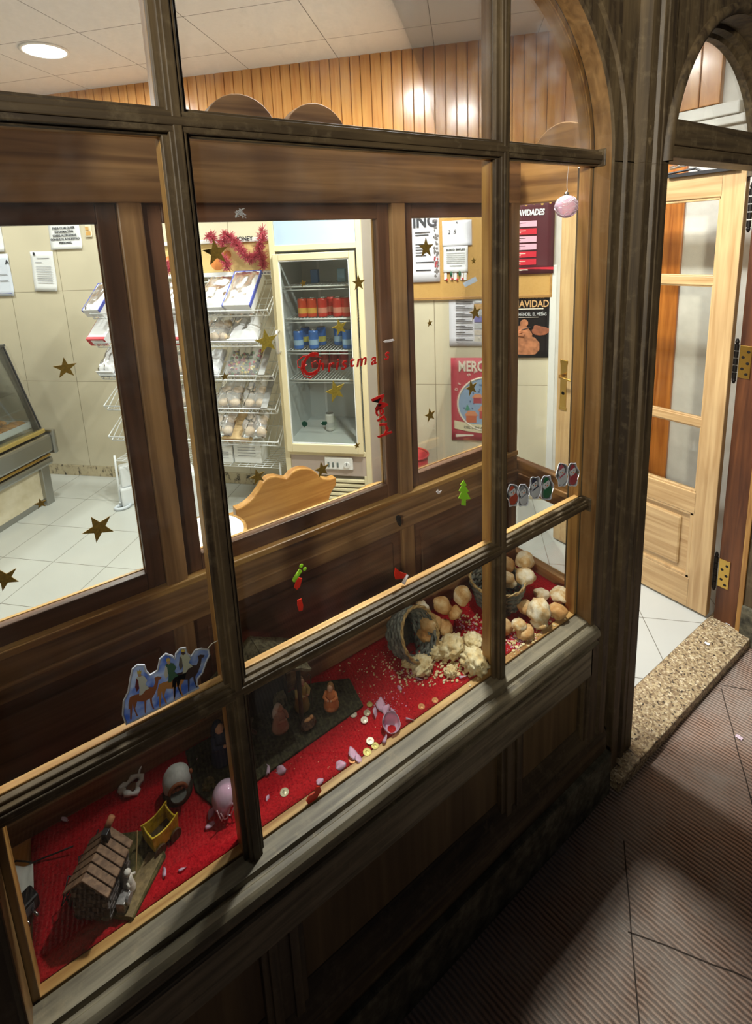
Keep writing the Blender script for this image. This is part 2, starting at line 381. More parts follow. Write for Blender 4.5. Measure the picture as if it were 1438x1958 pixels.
# ---- shop floor
floor_m = grid_mat('pale_floor_tiles', (192, 194, 188), (120, 118, 108), (1.79 * S2 + 1.365 * S2, 1.79 * S2 - 1.365 * S2, 0), AU, AV, .365, .365, .0035, .22, .05, .5, 2.5)
struct(MB().box(-3.2, .122, -.06, 3.2, 7.4, 0).build('floor', floor_m))
# ---- ceiling
ceil_m = grid_mat('ceiling_boards', (232, 228, 226), (110, 104, 100), ((2.56 - .225) * S2, (2.56 + .225) * S2, 0), AU, AV, .51, .605, .004, .85, .03, .2, 60, .15)
struct(MB().box(-3.2, .06, CEIL, 3.2, 7.4, CEIL + .05).build('ceiling', ceil_m))
# ---- tiled wall with pine boarding above
def wbox(b, s0, s1, t0, t1, z0, z1):
    M = frame(WO, WE, WN)            # local x = s, y = t, z = WE x WN = -z
    return b.box(s0, t0, -z0, s1, t1, -z1, M)
tile_m = grid_mat('beige_wall_tiles', (212, 203, 178), (132, 122, 100), tuple(W(-2.538, 0, .09)), tuple(WE), (0, 0, 1), .481, .735, .004, .32, .05, .45, 3.5)
struct(wbox(MB(), -7.3, 1.13, 0, -.1, 0, 2.295).build('wall_back', tile_m))
base_m = mottle('stained_skirting_tile', [(40, 36, 28), (196, 182, 150), (208, 196, 164)], 34, .5, pos=[.36, .47, .8], stretch=(1, 1, .5))
struct(wbox(MB(), -7.3, 1.12, .004, 0, 0, .09).build('baseboard_back', base_m))
b = MB()
for i in range(-112, 17):
    s0 = .047 + i * .0664
    M = frame(WO, WE, WN); x0, x1 = s0 + .0015, s0 + .0664 - .0015
    b.prism([(x0, 0), (x0, .016), (x0 + .003, .02), (x1 - .003, .02), (x1, .016), (x1, 0)], lambda a, c, d: M @ Vector((a, c, -d)), 2.295, CEIL)
struct(b.build('wall_boarding', CLAD))
struct(wbox(MB(), -7.3, 1.13, 0.002, -.05, 2.29, CEIL + .02).build('wall_backing', DARK))
struct(wbox(MB(), -7.3, 1.12, .028, 0, 2.275, 2.30).build('trim_3', plain('pale_ledge', (214, 208, 198), .5), bevel=.004))
# ---- right-hand wall of the entrance
plaster = mottle('pale_plaster', [(196, 192, 184), (216, 212, 204)], 7, .7)
struct(MB().box(2.83, -.10, 0, 2.93, 1.32, CEIL).build('wall_right', plaster))
b = MB()
for i in range(5):
    y0 = .51 + i * .098; b.box(2.815, y0 + .002, .0, 2.835, y0 + .096, 2.27)
b2 = MB()
for i in range(10):
    y0 = .385 + i * .09; b2.box(2.80, y0 + .002, 2.37, 2.835, y0 + .088, CEIL)
struct(b.build('wall_right_boarding', wood('amber_boards', (206, 128, 56), (150, 78, 26), 'z', .3, .8, coat=.4), bevel=.003))
struct(b2.build('wall_right_upper_boarding', wood('pale_pine_boards', (216, 158, 90), (186, 120, 60), 'z', .3, .8, coat=.4), bevel=.003))
b = MB().box(2.79, .30, 2.31, 2.84, 1.3, 2.365).box(2.805, .28, 2.27, 2.84, 1.3, 2.31)
struct(b.build('trim_4', plain('white_cornice', (222, 220, 214), .5), bevel=.006))
struct(wbox(MB(), 1.085, 1.125, .02, 0, 0, 1.62).build('trim_5', plain('white_corner_strip', (226, 226, 222), .45), bevel=.004))
# ---- remaining walls of the room (hold the light in)
cream = plain('cream_wall', (214, 204, 180), .6)
struct(MB().box(-3.2, .36, 0, -3.1, 7.4, CEIL).build('wall_left', cream))
struct(MB().box(-3.2, .36, 0, -.62, .42, CEIL).build('wall_front', cream))
struct(MB().box(-3.2, .055, 2.86, 3.2, .12, CEIL + .1).build('wall_front_upper', cream))
struct(MB().box(2.62, -.02, 0, 2.93, .10, CEIL).build('wall_front_right', cream))

# ---------------------------------------------------------------- WINDOW 1: the shop window
XL, XR = -.155, 1.293                  # clear width of the shop window
ACX, ACZ = .875, 2.0
win = struct(empty('window_1'))
PROF = [(.418, .058), (.418, .005), (.425, 0), (.465, 0), (.470, .013), (.477, -.004), (.510, -.004), (.516, .022), (.549, .022), (.555, -.008), (.593, -.008), (.599, .008), (.620, .008), (.626, -.003), (.645, -.003), (.651, .005), (.657, 0), (.699, 0)]
def jamb(sign, name):
    f = (lambda r: ACX + r) if sign > 0 else (lambda r: (XL + XR) - (ACX + r))
    poly = [(f(r), y) for r, y in PROF] + [(f(.699), .12), (f(.45), .12), (f(.45), .058)]
    b = MB().prism(poly, lambda a, c, d: Vector((a, c, d)), -.04, 1.992)
    poly2 = [(f(r), y) for r, y in PROF[8:]] + [(f(.699), .12), (f(.549), .12)]
    b.prism(poly2, lambda a, c, d: Vector((a, c, d)), 1.99, 2.9)
    return struct(b.build(name, EXT_Z, bevel=.0015, seg=1))
jamb(1, 'trim_6'); jamb(-1, 'trim_7')
REVEAL = wood('reveal_wood', (150, 114, 70), (104, 74, 40), 'z', .45, .9, wear=.15)
for x in (XR - .001, XL - .001): struct(MB().box(x, .004, .64, x + .002, .0495, 2.0).build('reveal', REVEAL, win))
# arched head mouldings: right quarter, straight run, left quarter
b = MB(); st = []
for i in range(25): a = math.radians(90 * i / 24); st.append((ACX, math.cos(a), math.sin(a)))
for i in range(25): a = math.radians(90 + 90 * i / 24); st.append((XL + XR - ACX, math.cos(a), math.sin(a)))
pr = PROF[:9]
for i, (cx, ca, sa) in enumerate(st):
    b.v += [Vector((cx + r * ca, y, ACZ + r * sa - (.012 if i in (0, len(st) - 1) else 0))) for r, y in pr]
n = len(pr)
b.f += [(i*n+j, i*n+j+1, (i+1)*n+j+1, (i+1)*n+j) for i in range(len(st)-1) for j in range(n-1)]
struct(b.build('trim_8', EXT_Z, win))
b = MB()                                # inner arch lining, pale wood, behind the glass
pi = [(.428, .052), (.405, .052), (.405, .085), (.428, .085)]
for cx, ca, sa in st: b.v += [Vector((cx + r * ca, y, ACZ + r * sa)) for r, y in pi]
b.f += [(i*4+j, i*4+(j+1)%4, (i+1)*4+(j+1)%4, (i+1)*4+j) for i in range(len(st)-1) for j in range(4)]
struct(b.build('arch_lining', INN_Z, win))
b = MB()
for cx, ca, sa in st: b.v += [Vector((cx + r * ca, y, ACZ + r * sa)) for r, y in ((.4172, .0495), (.4172, .004))]
b.f += [(i*2, i*2+1, i*2+3, i*2+2) for i in range(len(st)-1)]
b.build('reveal', REVEAL, win)
# spandrels above the arch
b = MB(); poly = [(cx + .549 * ca, ACZ + .549 * sa) for cx, ca, sa in st] + [(-.70, 2.0), (-.70, 2.9), (1.45, 2.9), (1.45, 2.0)]
b.prism(poly, lambda a, c, d: Vector((a, d, c)), .022, .05)
struct(b.build('trim_9', EXT_Z, win))
# slender turned drop between the two arches
b = MB().lathe([(.0, -.06), (.006, -.05), (.010, -.02), (.017, .0), (.019, .012), (.012, .018), (.012, .03), (.016, .036), (.016, .045), (.010, .05), (.009, .12), (.011, .125), (.009, .135), (.007, .55)], (1.452, .006, 2.04), 16)
struct(b.build('trim_10', EXT_Z, win, smooth=True))
# mullions and rails
def mullion(x0, x1, n0, n1, z0, z1, nm='mullion'):
    b = MB().box(x0, .038, z0, x1, .0495, z1).box(n0, .029, z0, n1, .039, z1).box(n0 + .006, .026, z0, n1 - .006, .03, z1)
    o = b.build(nm, EXT_Z, win, bevel=.002)
    MB().box(x0 + .001, .0537, z0, x1 - .001, .082, z1).build('inner_bead', INN_Z, win, bevel=.0015)
    return o
mullion(.197, .238, .206, .232, .640, 2.42); mullion(.903, .944, .912, .938, .640, 2.42)
def rail(z0, z1, nm):
    zc = (z0 + z1) / 2; h = z1 - z0
    MB().box(XL, .0374, z0, XR, .0489, z1).box(XL, .0284, z0 + .004, XR, .0384, z1 - .006).box(XL, .0254, zc - .007, XR, .0294, zc + .006).build(nm, EXT_X, win, bevel=.002)
rail(1.010, 1.048, 'middle_rail'); MB().box(XL, .0535, 1.012, XR, .068, 1.047).build('inner_bead', INN_X, win, bevel=.0015)
rail(1.982, 2.022, 'transom'); MB().box(XL, .0535, 1.984, XR, .072, 2.020).build('inner_bead', INN_X, win, bevel=.0015)
for x in (XL, XR - .012):
    MB().box(x, .0535, .64, x + .012, .085, 2.0).build('inner_bead', INN_Z, win, bevel=.001)
MB().box(XR - .004, .018, 1.98, XR + .03, .05, 2.024).box(XR - .004, .018, 1.008, XR + .02, .05, 1.05).build('rail_end', EXT_X, win, bevel=.003)
# sill
sp = [(.0495, .646), (.013, .643), (.011, .632), (.005, .632), (.0, .637), (-.010, .635), (-.019, .628), (-.023, .616), (-.019, .604), (-.006, .599), (-.003, .589), (-.017, .588), (-.020, .583), (-.017, .578), (.0, .572), (.0, .455), (.03, .455), (.0495, .47)]
struct(MB().prism(sp, lambda a, c, d: Vector((d, a, c)), XL - .02, XR + .012).build('sill', SILL, win))
MB().box(XL, .0535, .60, XR, .0715, .648).build('inner_sill', INN_X, win, bevel=.0015)
# stall riser below the sill: stiles, sunk panels, bottom rail
struct(MB().box(XL - .02, .03, .10, XR + .06, .045, .50).build('wall_front_panel', wood('riser_panel_wood', (122, 98, 62), (88, 68, 40), 'z', .6, .6, blotch=.3), win))
b = MB()
for x0, x1 in ((.20, .294), (.906, .995)):
    b.box(x0, .012, .18, x1, .04, .47).box(x0 + .014, .004, .18, x0 + .034, .02, .47).box(x1 - .034, .004, .18, x1 - .014, .02, .47)
for x in (XL, XR): b.box(x - .012, .008, .18, x + .012, .04, .47)
b.build('riser_stile', EXT_Z, win, bevel=.002)
bp_ = [(.04, .245), (.028, .238), (-.004, .196), (-.010, .186), (-.010, .120), (.04, .120)]
MB().prism(bp_, lambda a, c, d: Vector((d, a, c)), XL - .02, XR + .10).build('riser_bottom_rail', EXT_X, win, bevel=.002)
stone = mottle('mossy_plinth_stone', [(40, 38, 30), (86, 82, 66), (122, 116, 96)], 22, .9, bump=.7)
struct(MB().box(-.9, -.028, -.06, 1.40, .05, .122).build('trim_11', stone, win, bevel=.006))
# glass
for x0, x1 in ((XL, .2), (.235, .906), (.941, XR)):
    for z0, z1 in ((.64, 1.02), (1.04, 1.99)):
        MB().box(x0, .0497, z0, x1, .0532, z1).build('glass_pane', GLASS, win)
    MB().box(x0, .0497, 2.015, x1, .0532, 2.42 if x0 < .9 and x1 > .5 else 2.40).build('glass_pane', GLASS_TOP, win)

# ---------------------------------------------------------------- WINDOW 2: the wooden screen behind the display
PY = .335
scr = struct(empty('window_2'))
X0, X1 = -.62, 1.352
b = MB(); top = [(X0, 1.92)]
def hump(c, r, zc, n=14): return [(c - r * math.cos(math.pi * i / n), zc + r * math.sin(math.pi * i / n)) for i in range(n + 1)]
crest = [(X0, 1.915), (X0, 2.055)]
for c in (.442, .627): crest += hump(c, .085, 2.055)
crest += [(X1, 2.055), (X1, 1.915)]
b.prism(crest, lambda a, c, d: Vector((a, d, c)), PY - .0014, PY + .0364); b.build('crest_rail', PAR_X, scr, bevel=.002)
for z0, z1, nm, mt in ((1.066, 1.082, 'ledge_bead', INN_X), (.97, 1.066, 'lower_rail', PAR_X), (.645, .70, 'bottom_rail', PAR_X)):
    MB().box(X0, PY - (.006 if 'bead' in nm else .0012), z0, X1, PY + .0362, z1).build(nm, mt, scr, bevel=.003)
MB().box(X0, PY - .007, 1.005, X1, PY + .01, 1.012).build('rail_bead', PAR_X, scr, bevel=.002)
posts = ((.172, .218), (.838, .884), (1.312, 1.352), (-.50, -.45))
for x0, x1 in posts: MB().box(x0, PY, .645, x1, PY + .038, 1.93).build('post', PAR_Z, scr, bevel=.003)
wins = ((-.45, .172, -.41, .135), (.218, .838, .256, .800), (.884, 1.312, .918, 1.285))
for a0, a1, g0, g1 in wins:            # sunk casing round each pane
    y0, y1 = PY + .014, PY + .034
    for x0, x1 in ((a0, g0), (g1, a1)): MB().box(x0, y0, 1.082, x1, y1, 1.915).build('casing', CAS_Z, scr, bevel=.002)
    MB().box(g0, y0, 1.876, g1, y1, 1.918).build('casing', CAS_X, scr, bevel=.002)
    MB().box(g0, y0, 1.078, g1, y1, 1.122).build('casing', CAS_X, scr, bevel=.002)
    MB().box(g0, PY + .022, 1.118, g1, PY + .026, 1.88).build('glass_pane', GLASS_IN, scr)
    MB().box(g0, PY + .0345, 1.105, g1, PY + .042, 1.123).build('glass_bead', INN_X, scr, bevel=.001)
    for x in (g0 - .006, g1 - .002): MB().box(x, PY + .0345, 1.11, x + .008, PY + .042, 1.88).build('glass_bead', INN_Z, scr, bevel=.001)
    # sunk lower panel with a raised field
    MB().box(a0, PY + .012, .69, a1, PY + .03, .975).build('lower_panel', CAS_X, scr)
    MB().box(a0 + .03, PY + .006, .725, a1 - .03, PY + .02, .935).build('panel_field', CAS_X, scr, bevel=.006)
# ---------------------------------------------------------------- WINDOW 3: glazed end of the display
end = struct(empty('window_3'))
ex0, ex1 = 1.36, 1.392
for y0, y1 in ((.056, .085), (.372, .41)): MB().box(ex0, y0, .645, ex1, y1, 2.06).build('post', INN_Z if y0 < .1 else PAR_Z, end, bevel=.003)
for z0, z1, nm in ((.932, 1.038, 'middle_rail'), (.63, .68, 'bottom_rail'), (1.91, 2.05, 'top_rail')):
    MB().box(ex0, .06, z0, ex1, .38, z1).build(nm, PAR_Y, end, bevel=.004)
MB().box(ex0 - .006, .06, .975, ex0 + .01, .334, .995).build('rail_bead', PAR_Y, end, bevel=.003)
MB().prism(hump(.20, .11, 2.02), lambda a, c, d: Vector((d, a, c)), ex0 + .004, ex1 - .004).build('crest', PAR_Y, end, bevel=.002)
for z0, z1 in ((.675, .936), (1.034, 1.914)): MB().box(1.374, .08, z0, 1.378, .375, z1).build('glass_pane', GLASS_IN, end)

# ---------------------------------------------------------------- door frame, arch over the door
DCX, DCZ, DR = 2.027, 2.0, .453
b = MB(); poly = [(DCX + DR * math.cos(math.radians(180 - 180 * i / 40)), DCZ + DR * math.sin(math.radians(180 * i / 40))) for i in range(41)]
# plate with an arched opening, built as a strip between the arch and the outer border
def border(x, z):
    a = math.atan2(z - DCZ, x - DCX); dx, dz = math.cos(a), math.sin(a)
    k = 1e9
    if dx > 1e-6: k = min(k, (2.66 - DCX) / dx)
    if dx < -1e-6: k = min(k, (1.57 - DCX) / dx)
    if dz > 1e-6: k = min(k, (2.9 - DCZ) / dz)
    return DCX + dx * max(k, DR + .002), DCZ + dz * max(k, DR + .002)
for y in (-.002, .125):
    b.sheet([[Vector((x, y, z)) for x, z in poly], [Vector((*[border(x, z)[0]], y, border(x, z)[1])) for x, z in poly]])
b.sheet([[Vector((x, -.002, z)) for x, z in poly], [Vector((x, .125, z)) for x, z in poly]])
struct(b.build('trim_12', EXT_Z))
b = MB(); rp_ = [(DR + .004, .125), (DR - .030, .125), (DR - .030, .100), (DR - .020, .092), (DR - .014, .070), (DR + .004, .066)]
for i in range(41):
    a = math.radians(180 * i / 40); b.v += [Vector((DCX + r * math.cos(a), y, DCZ + r * math.sin(a))) for r, y in rp_]
n = len(rp_); b.f += [(i*n+j, i*n+(j+1)%n, (i+1)*n+(j+1)%n, (i+1)*n+j) for i in range(40) for j in range(n)]
struct(b.build('trim_13', EXT_Z))
b = MB()                                # rounded outer hood of the door arch
for i in range(41):
    a = math.radians(180 * i / 40)
    b.v += [Vector((DCX + r * math.cos(a), y, DCZ + r * math.sin(a))) for r, y in [(DR, .002), (DR + .004, -.012), (DR + .016, -.018), (DR + .03, -.012), (DR + .034, .002)]]
b.f += [(i*5+j, i*5+j+1, (i+1)*5+j+1, (i+1)*5+j) for i in range(0, 40) for j in range(4)]
struct(b.build('trim_14', EXT_Z, smooth=True))
b = MB().box(1.574, .0, 2.035, 2.60, .11, 2.118).box(1.574, -.008, 2.045, 2.60, .004, 2.085).box(1.574, .0, 2.012, 2.60, .09, 2.04)
struct(b.build('trim_15', EXT_X, bevel=.004))
MB().box(1.58, .112, 2.11, 2.48, .116, 2.46).build('window_4', GLASS_IN)['kind'] = 'structure'
# hinge-side jamb
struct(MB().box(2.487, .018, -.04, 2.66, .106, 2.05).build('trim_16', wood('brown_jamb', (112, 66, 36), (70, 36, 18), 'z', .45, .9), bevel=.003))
struct(MB().box(2.480, -.002, -.04, 2.66, .018, 2.05).build('trim_17', INN_Z, bevel=.002))
struct(MB().box(2.494, -.085, -.04, 2.80, -.002, 2.9).box(2.486, -.05, -.04, 2.66, -.002, 2.9).build('trim_18', EXT_Z, bevel=.004))
struct(MB().box(2.47, -.12, -.06, 2.90, .0, .14).build('trim_19', stone, bevel=.006))
# display floor
struct(MB().box(-.6, .072, .60, 1.40, .345, .640).box(-.6, .12, .3, 1.38, .34, .60).build('display_floor', wood('orange_shelf_wood', (206, 142, 66), (170, 106, 44), 'y', .4, .8, coat=.2)))['kind'] = 'structure'

# ---------------------------------------------------------------- DOOR 1: the open leaf
door = struct(empty('door_1'))
dx0, dx1 = 2.45, 2.488
def lf(y0, z0, y1, z1, nm, mt, a=dx0, c=dx1, bev=.003): return MB().box(a, y0, z0, c, y1, z1).build(nm, mt, door, bevel=bev)
lf(.125, .012, .212, 2.036, 'hinge_stile', LEAF_Z); lf(.852, .012, .952, 2.036, 'lock_stile', LEAF_Z)
for z0, z1, nm in ((1.932, 2.036, 'top_rail'), (.50, .605, 'middle_rail'), (.012, .165, 'bottom_rail')): lf(.205, z0, .86, z1, nm, LEAF_Y)
for z in (1.583, .944):
    MB().box(dx0 + .004, .205, z - .019, dx1 - .004, .86, z + .019).box(dx0 + .009, .205, z - .026, dx1 - .009, .86, z + .026).build('glazing_bar', LEAF_Y, door, bevel=.003)
for y0, y1, z0, z1 in ((.205, .218, .60, 1.935), (.846, .858, .60, 1.935), (.205, .858, 1.92, 1.935), (.205, .858, .60, .616)):
    MB().box(dx0 + .006, y0, z0, dx1 - .006, y1, z1).build('glass_bead', LEAF_Z, door, bevel=.003)
lf(.21, .16, .855, .505, 'lower_panel', LEAF_Y, dx0 + .014, dx1 - .014)
lf(.262, .205, .80, .462, 'panel_field', LEAF_Y, dx0 + .003, dx1 - .003, .010)
for y0, y1, z0, z1 in ((.21, .228, .16, .505), (.836, .855, .16, .505), (.21, .855, .487, .505), (.21, .855, .16, .18)):
    MB().box(dx0 + .002, y0, z0, dx1 - .002, y1, z1).build('panel_bead', LEAF_Z, door, bevel=.004)
for z0, z1 in ((.608, .93), (.958, 1.57), (1.597, 1.928)): MB().box(2.467, .21, z0, 2.471, .856, z1).build('glass_pane', GLASS_IN, door)
o = MB().box(dx0 - .004, .890, .84, dx0 + .001, .930, 1.11).build('lock_plate', BRASS, door, bevel=.0015); o['label'] = 'long brass lock plate'
b = MB().box(dx0 - .0045, .886, 1.10, dx0, .934, 1.122).box(dx0 - .0045, .886, .83, dx0, .934, .85); b.build('plate_end', BRASS, o, bevel=.003)
h = MB().tube([(dx0 - .002, .912, 1.035), (dx0 - .035, .912, 1.035), (dx0 - .045, .905, 1.033), (dx0 - .047, .86, 1.028), (dx0 - .043, .815, 1.024)], [.009, .008, .008, .007, .006], 12).build('lever_handle', BRASS, door, smooth=True)
MB().lathe([(.010, 0), (.010, .004), (.004, .004)], (0, 0, 0), 14, frame((dx0 - .004, .91, .93), (0, 1, 0), (0, 0, 1))).build('keyhole', BLACK, o)
pk = MB().box(dx0 - .006, .55, .985, dx0 + .02, .585, 1.06).build('padlock', plain('padlock_grey', (150, 146, 132), .35, .8), door, bevel=.004)
for z in (1.245, .245, 1.88):
    hb = MB().box(2.4835, .060, z - .070, 2.4872, .104, z + .070).build('hinge', BRASS, door, bevel=.001); hb['label'] = 'brass butt hinge with dark knuckles'
    b = MB()
    for k in range(5): b.lathe([(.0085, k * .031 - .077), (.0085, k * .031 - .050)], (2.480, .114, z), 12)
    b.lathe([(.005, .074), (.008, .084), (.004, .098)], (2.480, .114, z), 10).lathe([(.004, -.098), (.008, -.084), (.005, -.076)], (2.480, .114, z), 10)
    b.build('hinge_knuckle', plain('dark_iron', (30, 26, 24), .5, .5), hb)
    b = MB()
    for dy, dz in ((.072, .045), (.090, .02), (.072, -.005), (.090, -.03), (.074, -.052)):
        b.lathe([(.0065, 0), (.006, .0010), (0, .0014)], (0, 0, 0), 12, frame((2.4836, dy, z + dz), (0, 1, 0), (0, 0, -1)))
    b.build('hinge_screw', plain('dark_iron', (30, 26, 24)), hb)
MB().box(2.4865, .128, .02, 2.4895, .16, 2.03).build('edge_strip', DARK, door)
# hydraulic closer above the leaf
cl = MB().tube([at_x(1282, 322, 2.44), at_x(1330, 309, 2.44)], .009, 10).build('closer_rod', CHROME, door, smooth=True)
MB().tube([at_x(1330, 309, 2.44), at_x(1352, 303, 2.44)], .0045, 8).build('closer_arm', BLACK, door)
MB().tube([at_x(1276, 333, 2.44), at_x(1330, 322, 2.44), at_x(1342, 328, 2.44)], .005, 8).box(2.432, .15, 2.03, 2.446, .42, 2.044).build('closer_bracket', BLACK, door)
# ---------------------------------------------------------------- ceiling downlights
def downlight(x, y):
    t = thing('ceiling_light', '', 'ceiling light', (x, y, CEIL), 'recessed ceiling downlights')
    b = MB().lathe([(.125, 0), (.128, -.006), (.112, -.010), (.110, -.004)], (x, y, CEIL), 40, cap=False); b.build('trim_ring', plain('white_enamel', (240, 240, 238), .4), t, smooth=True)
    b = MB().lathe([(.111, -.003), (.111, -.006), (0, -.0061)], (x, y, CEIL), 40); b.build('diffuser', plain('lit_diffuser', (255, 252, 244), .5, emit=6), t)
    return t
DL_LAB = ['round lit downlight in the ceiling above the upper left window pane', 'round downlight just inside the shop door mirrored in the pine boarding', 'round downlight directly above the right end of the window display', 'round downlight above the front of the glass bread counter', 'round downlight above the back of the bread counter']
for (x, y), lb in zip(DOWNLIGHTS, DL_LAB): downlight(x, y)['label'] = lb

# ================================================================ THINGS IN THE DISPLAY
CZ = .647                                # top of the red cloth
def carp(u, v, z=None): return at_z(u, v, CZ if z is None else z)
redm = mottle('red_felt', [(120, 14, 22), (176, 24, 32), (196, 36, 42)], 240, .95, bump=.6, spec=.1)
g = [[Vector((x, y, CZ - .001 + .0012 * mnoise.noise(Vector((x * 9, y * 9, 0))))) for y in [.0735 + .2595 * j / 16 for j in range(17)]] for x in [-.152 + 1.510 * i / 60 for i in range(61)]]
o = MB().sheet(g).build('felt_cloth', redm, solid=.003, smooth=True)
tag(o, 'red felt cloth covering the shelf of the shop window display', 'cloth')
flour = mottle('floured_crust', [(176, 128, 70), (206, 168, 112), (226, 208, 172), (238, 230, 212)], 26, .85, bump=.25, pos=[.25, .42, .55, .72])
tan = mottle('toasted_crust', [(150, 98, 48), (190, 138, 78), (214, 176, 122), (226, 204, 166)], 24, .8, bump=.25, pos=[.25, .42, .6, .78])
crumb = mottle('bread_crumb', [(196, 160, 100), (226, 206, 156), (240, 228, 192)], 40, .9, bump=.8)
def roll(label, cat, p, r, seed, mt, group, rot=0, squash=.72, tilt=0):
    M = Matrix.Rotation(rot, 3, 'Z') @ Matrix.Rotation(tilt, 3, 'X')
    b = MB().ball((0, 0, 0), (r, r * .86, r * squash), 4 if mt is crumb else 3, .42 if mt is crumb else .28, seed, freq=4.2 if mt is crumb else 1.7)
    b.v = [M @ q + Vector(p) for q in b.v]
    o = b.build('bread_roll', mt, smooth=True)
    return tag(o, label, cat, group)
# --- baskets
wick = mottle('grey_wicker', [(58, 60, 54), (104, 106, 98), (150, 148, 132)], 60, .7, bump=.5)
rimm = wood('pale_wicker_rim', (206, 176, 116), (150, 114, 62), 'x', .6, 2)
def basket(label, c, r0, r1, h, tilt, group):
    R = Matrix.Rotation(tilt[1], 3, 'Z') @ Matrix.Rotation(tilt[0], 3, 'X')
    t = thing('wicker_basket', label, 'basket', tuple(c), group)
    c = Vector(c); b = MB(); n = 22
    def P(k, z, wob=0): 
        a = 2 * math.pi * k / n; r = r0 + (r1 - r0) * z / h + wob
        return c + R @ Vector((r * math.cos(a), r * math.sin(a), z))
    rows = 9
    for i in range(rows):
        z = h * (i + .5) / rows
        b.tube([P(k / 2, z, .0028 * (1 if (k // 2 + i) % 2 else -1)) for k in range(2 * n)], h / rows * .58, 6, True)
    b.build('wall', wick, t, smooth=True)
    s = MB()
    for k in range(n): s.tube([P(k, 0), P(k, h * .5), P(k, h)], .0022, 5)
    s.build('stakes', wick, t)
    MB().lathe([(0, 0), (r0, 0), (r0, .004), (0, .004)], c, 28, R).build('base', wick, t)
    q = MB()
    for ph in (0, math.pi):
        q.tube([P(k / 3, h + .003 + .003 * math.sin(k * .9 + ph), .002 * math.cos(k * .9 + ph)) for k in range(3 * n)], .0032, 6, True)
    q.build('rim', rimm, t, smooth=True)['label'] = 'twisted pale straw rim'
    return t
pB = carp(1010, 1172)
B1 = Vector((1.135, .232, CZ))
basket('small round grey wicker basket standing upright near the end glass, full of floured rolls', B1, .060, .085, .085, (0, 0), 'wicker baskets')
B2 = Vector((.775, .285, CZ + .030))
basket('grey wicker basket tipped on its side, spilling rolls behind the crumbled bread', B2, .050, .070, .085, (1.05, .25), 'wicker baskets')
def rl(label, u, v, z, r, seed, mt, g, rot=0, sq=.72, tilt=0, name=None):
    o = roll(label, 'bread roll', carp(u, v, z), r, seed, mt, g, rot, sq, tilt)
    if name: o.name = name
    return o
G1, G2, G3 = 'rolls in the upright basket', 'rolls spilling from the tipped basket', 'rolls lying on the cloth'
rl('large floured roll at the top of the upright basket, against the glass end', 1004, 1072, .755, .034, 3, flour, G1, .4)
rl('tan roll at the back of the upright basket, half hidden by the narrow upright bar', 968, 1078, .75, .030, 4, tan, G1, 1.2)
rl('floured square-looking roll at the front rim of the upright basket', 1004, 1102, .735, .035, 5, flour, G1, .2)
rl('pale roll at the left rim of the upright basket, beside the bar', 968, 1108, .735, .032, 6, flour, G1, 2)
rl('floured roll with a swirled crust at the mouth of the tipped basket, topmost one', 884, 1138, .735, .033, 7, flour, G2, .8)
rl('brown round roll beside the swirled one, deep in the tipped basket', 846, 1158, .72, .030, 8, tan, G2, 1.7)
rl('small pale oval roll lowest at the right of the tipped basket mouth', 870, 1171, .705, .024, 9, tan, G2, .3)
rl('roll at the back left edge of the tipped basket, against its rim', 806, 1162, .715, .024, 10, flour, G2, .9)
rl('big brown roll in the middle of the tipped basket mouth', 822, 1190, .70, .034, 11, tan, G2, 2.2)
rl('square-edged tan roll leaning below the brown one towards the crumbs', 850, 1199, .682, .027, 12, tan, G2, 1.1)
rl('long tan roll on the lower left lip of the tipped basket', 812, 1214, .672, .025, 13, tan, G2, 1.5, .6)
rl('broken loaf with torn white crumb, largest of the pile by the upright bar', 864, 1236, .668, .040, 14, crumb, G3, .3, .6)
rl('torn loaf half against the upright bar, rough crumb outward', 908, 1264, .670, .040, 15, crumb, G3, 1.2, .75)
rl('torn flat bread end lying foremost on the red cloth, left of the pile', 806, 1272, .660, .034, 16, crumb, G3, .5, .45)
rl('torn roll with a golden crust rim behind the broken loaf', 905, 1228, .668, .030, 17, crumb, G3, .9, .7)
rl('small lump of torn bread between the flat bread end and the loaf', 838, 1246, .660, .024, 18, crumb, G3, .2, .6)
rl('round pale lump of torn bread at the left tip of the pile', 780, 1266, .656, .018, 19, crumb, G3, 0, .6)
rl('small torn lump at the lower foot of the bread pile', 862, 1284, .655, .018, 20, crumb, G3, 0, .6)
rl('large floured roll in front of the upright basket, resting on others', 1032, 1166, .690, .040, 21, flour, G3, .6, .8)
rl('golden half roll leaning behind the large floured one, at its left', 1004, 1160, .675, .028, 22, tan, G3, 1.2, .6)
rl('golden cut roll at the right of the large floured one', 1066, 1168, .672, .028, 23, tan, G3, 2, .75)
rl('flat floured roll at the far right corner by the orange wood edge', 1072, 1138, .672, .036, 24, flour, G3, .3, .5)
rl('thin crust piece between the upright basket and the corner roll', 1036, 1136, .668, .028, 25, flour, G3, .2, .4)
rl('floured bun lid lying on a cut bun near the sill', 992, 1194, .682, .024, 26, flour, G3, .3, .5)
rl('golden cut bun under the floured lid, near the sill', 1004, 1208, .662, .030, 27, tan, G3, .2, .5)
rl('golden round bun half hidden by the upright bar, right of it', 966, 1199, .664, .024, 28, tan, G3, .4, .9)
rl('pale squashed bun below the large floured roll, nearest the sill', 1032, 1190, .662, .028, 29, flour, G3, .2, .45)
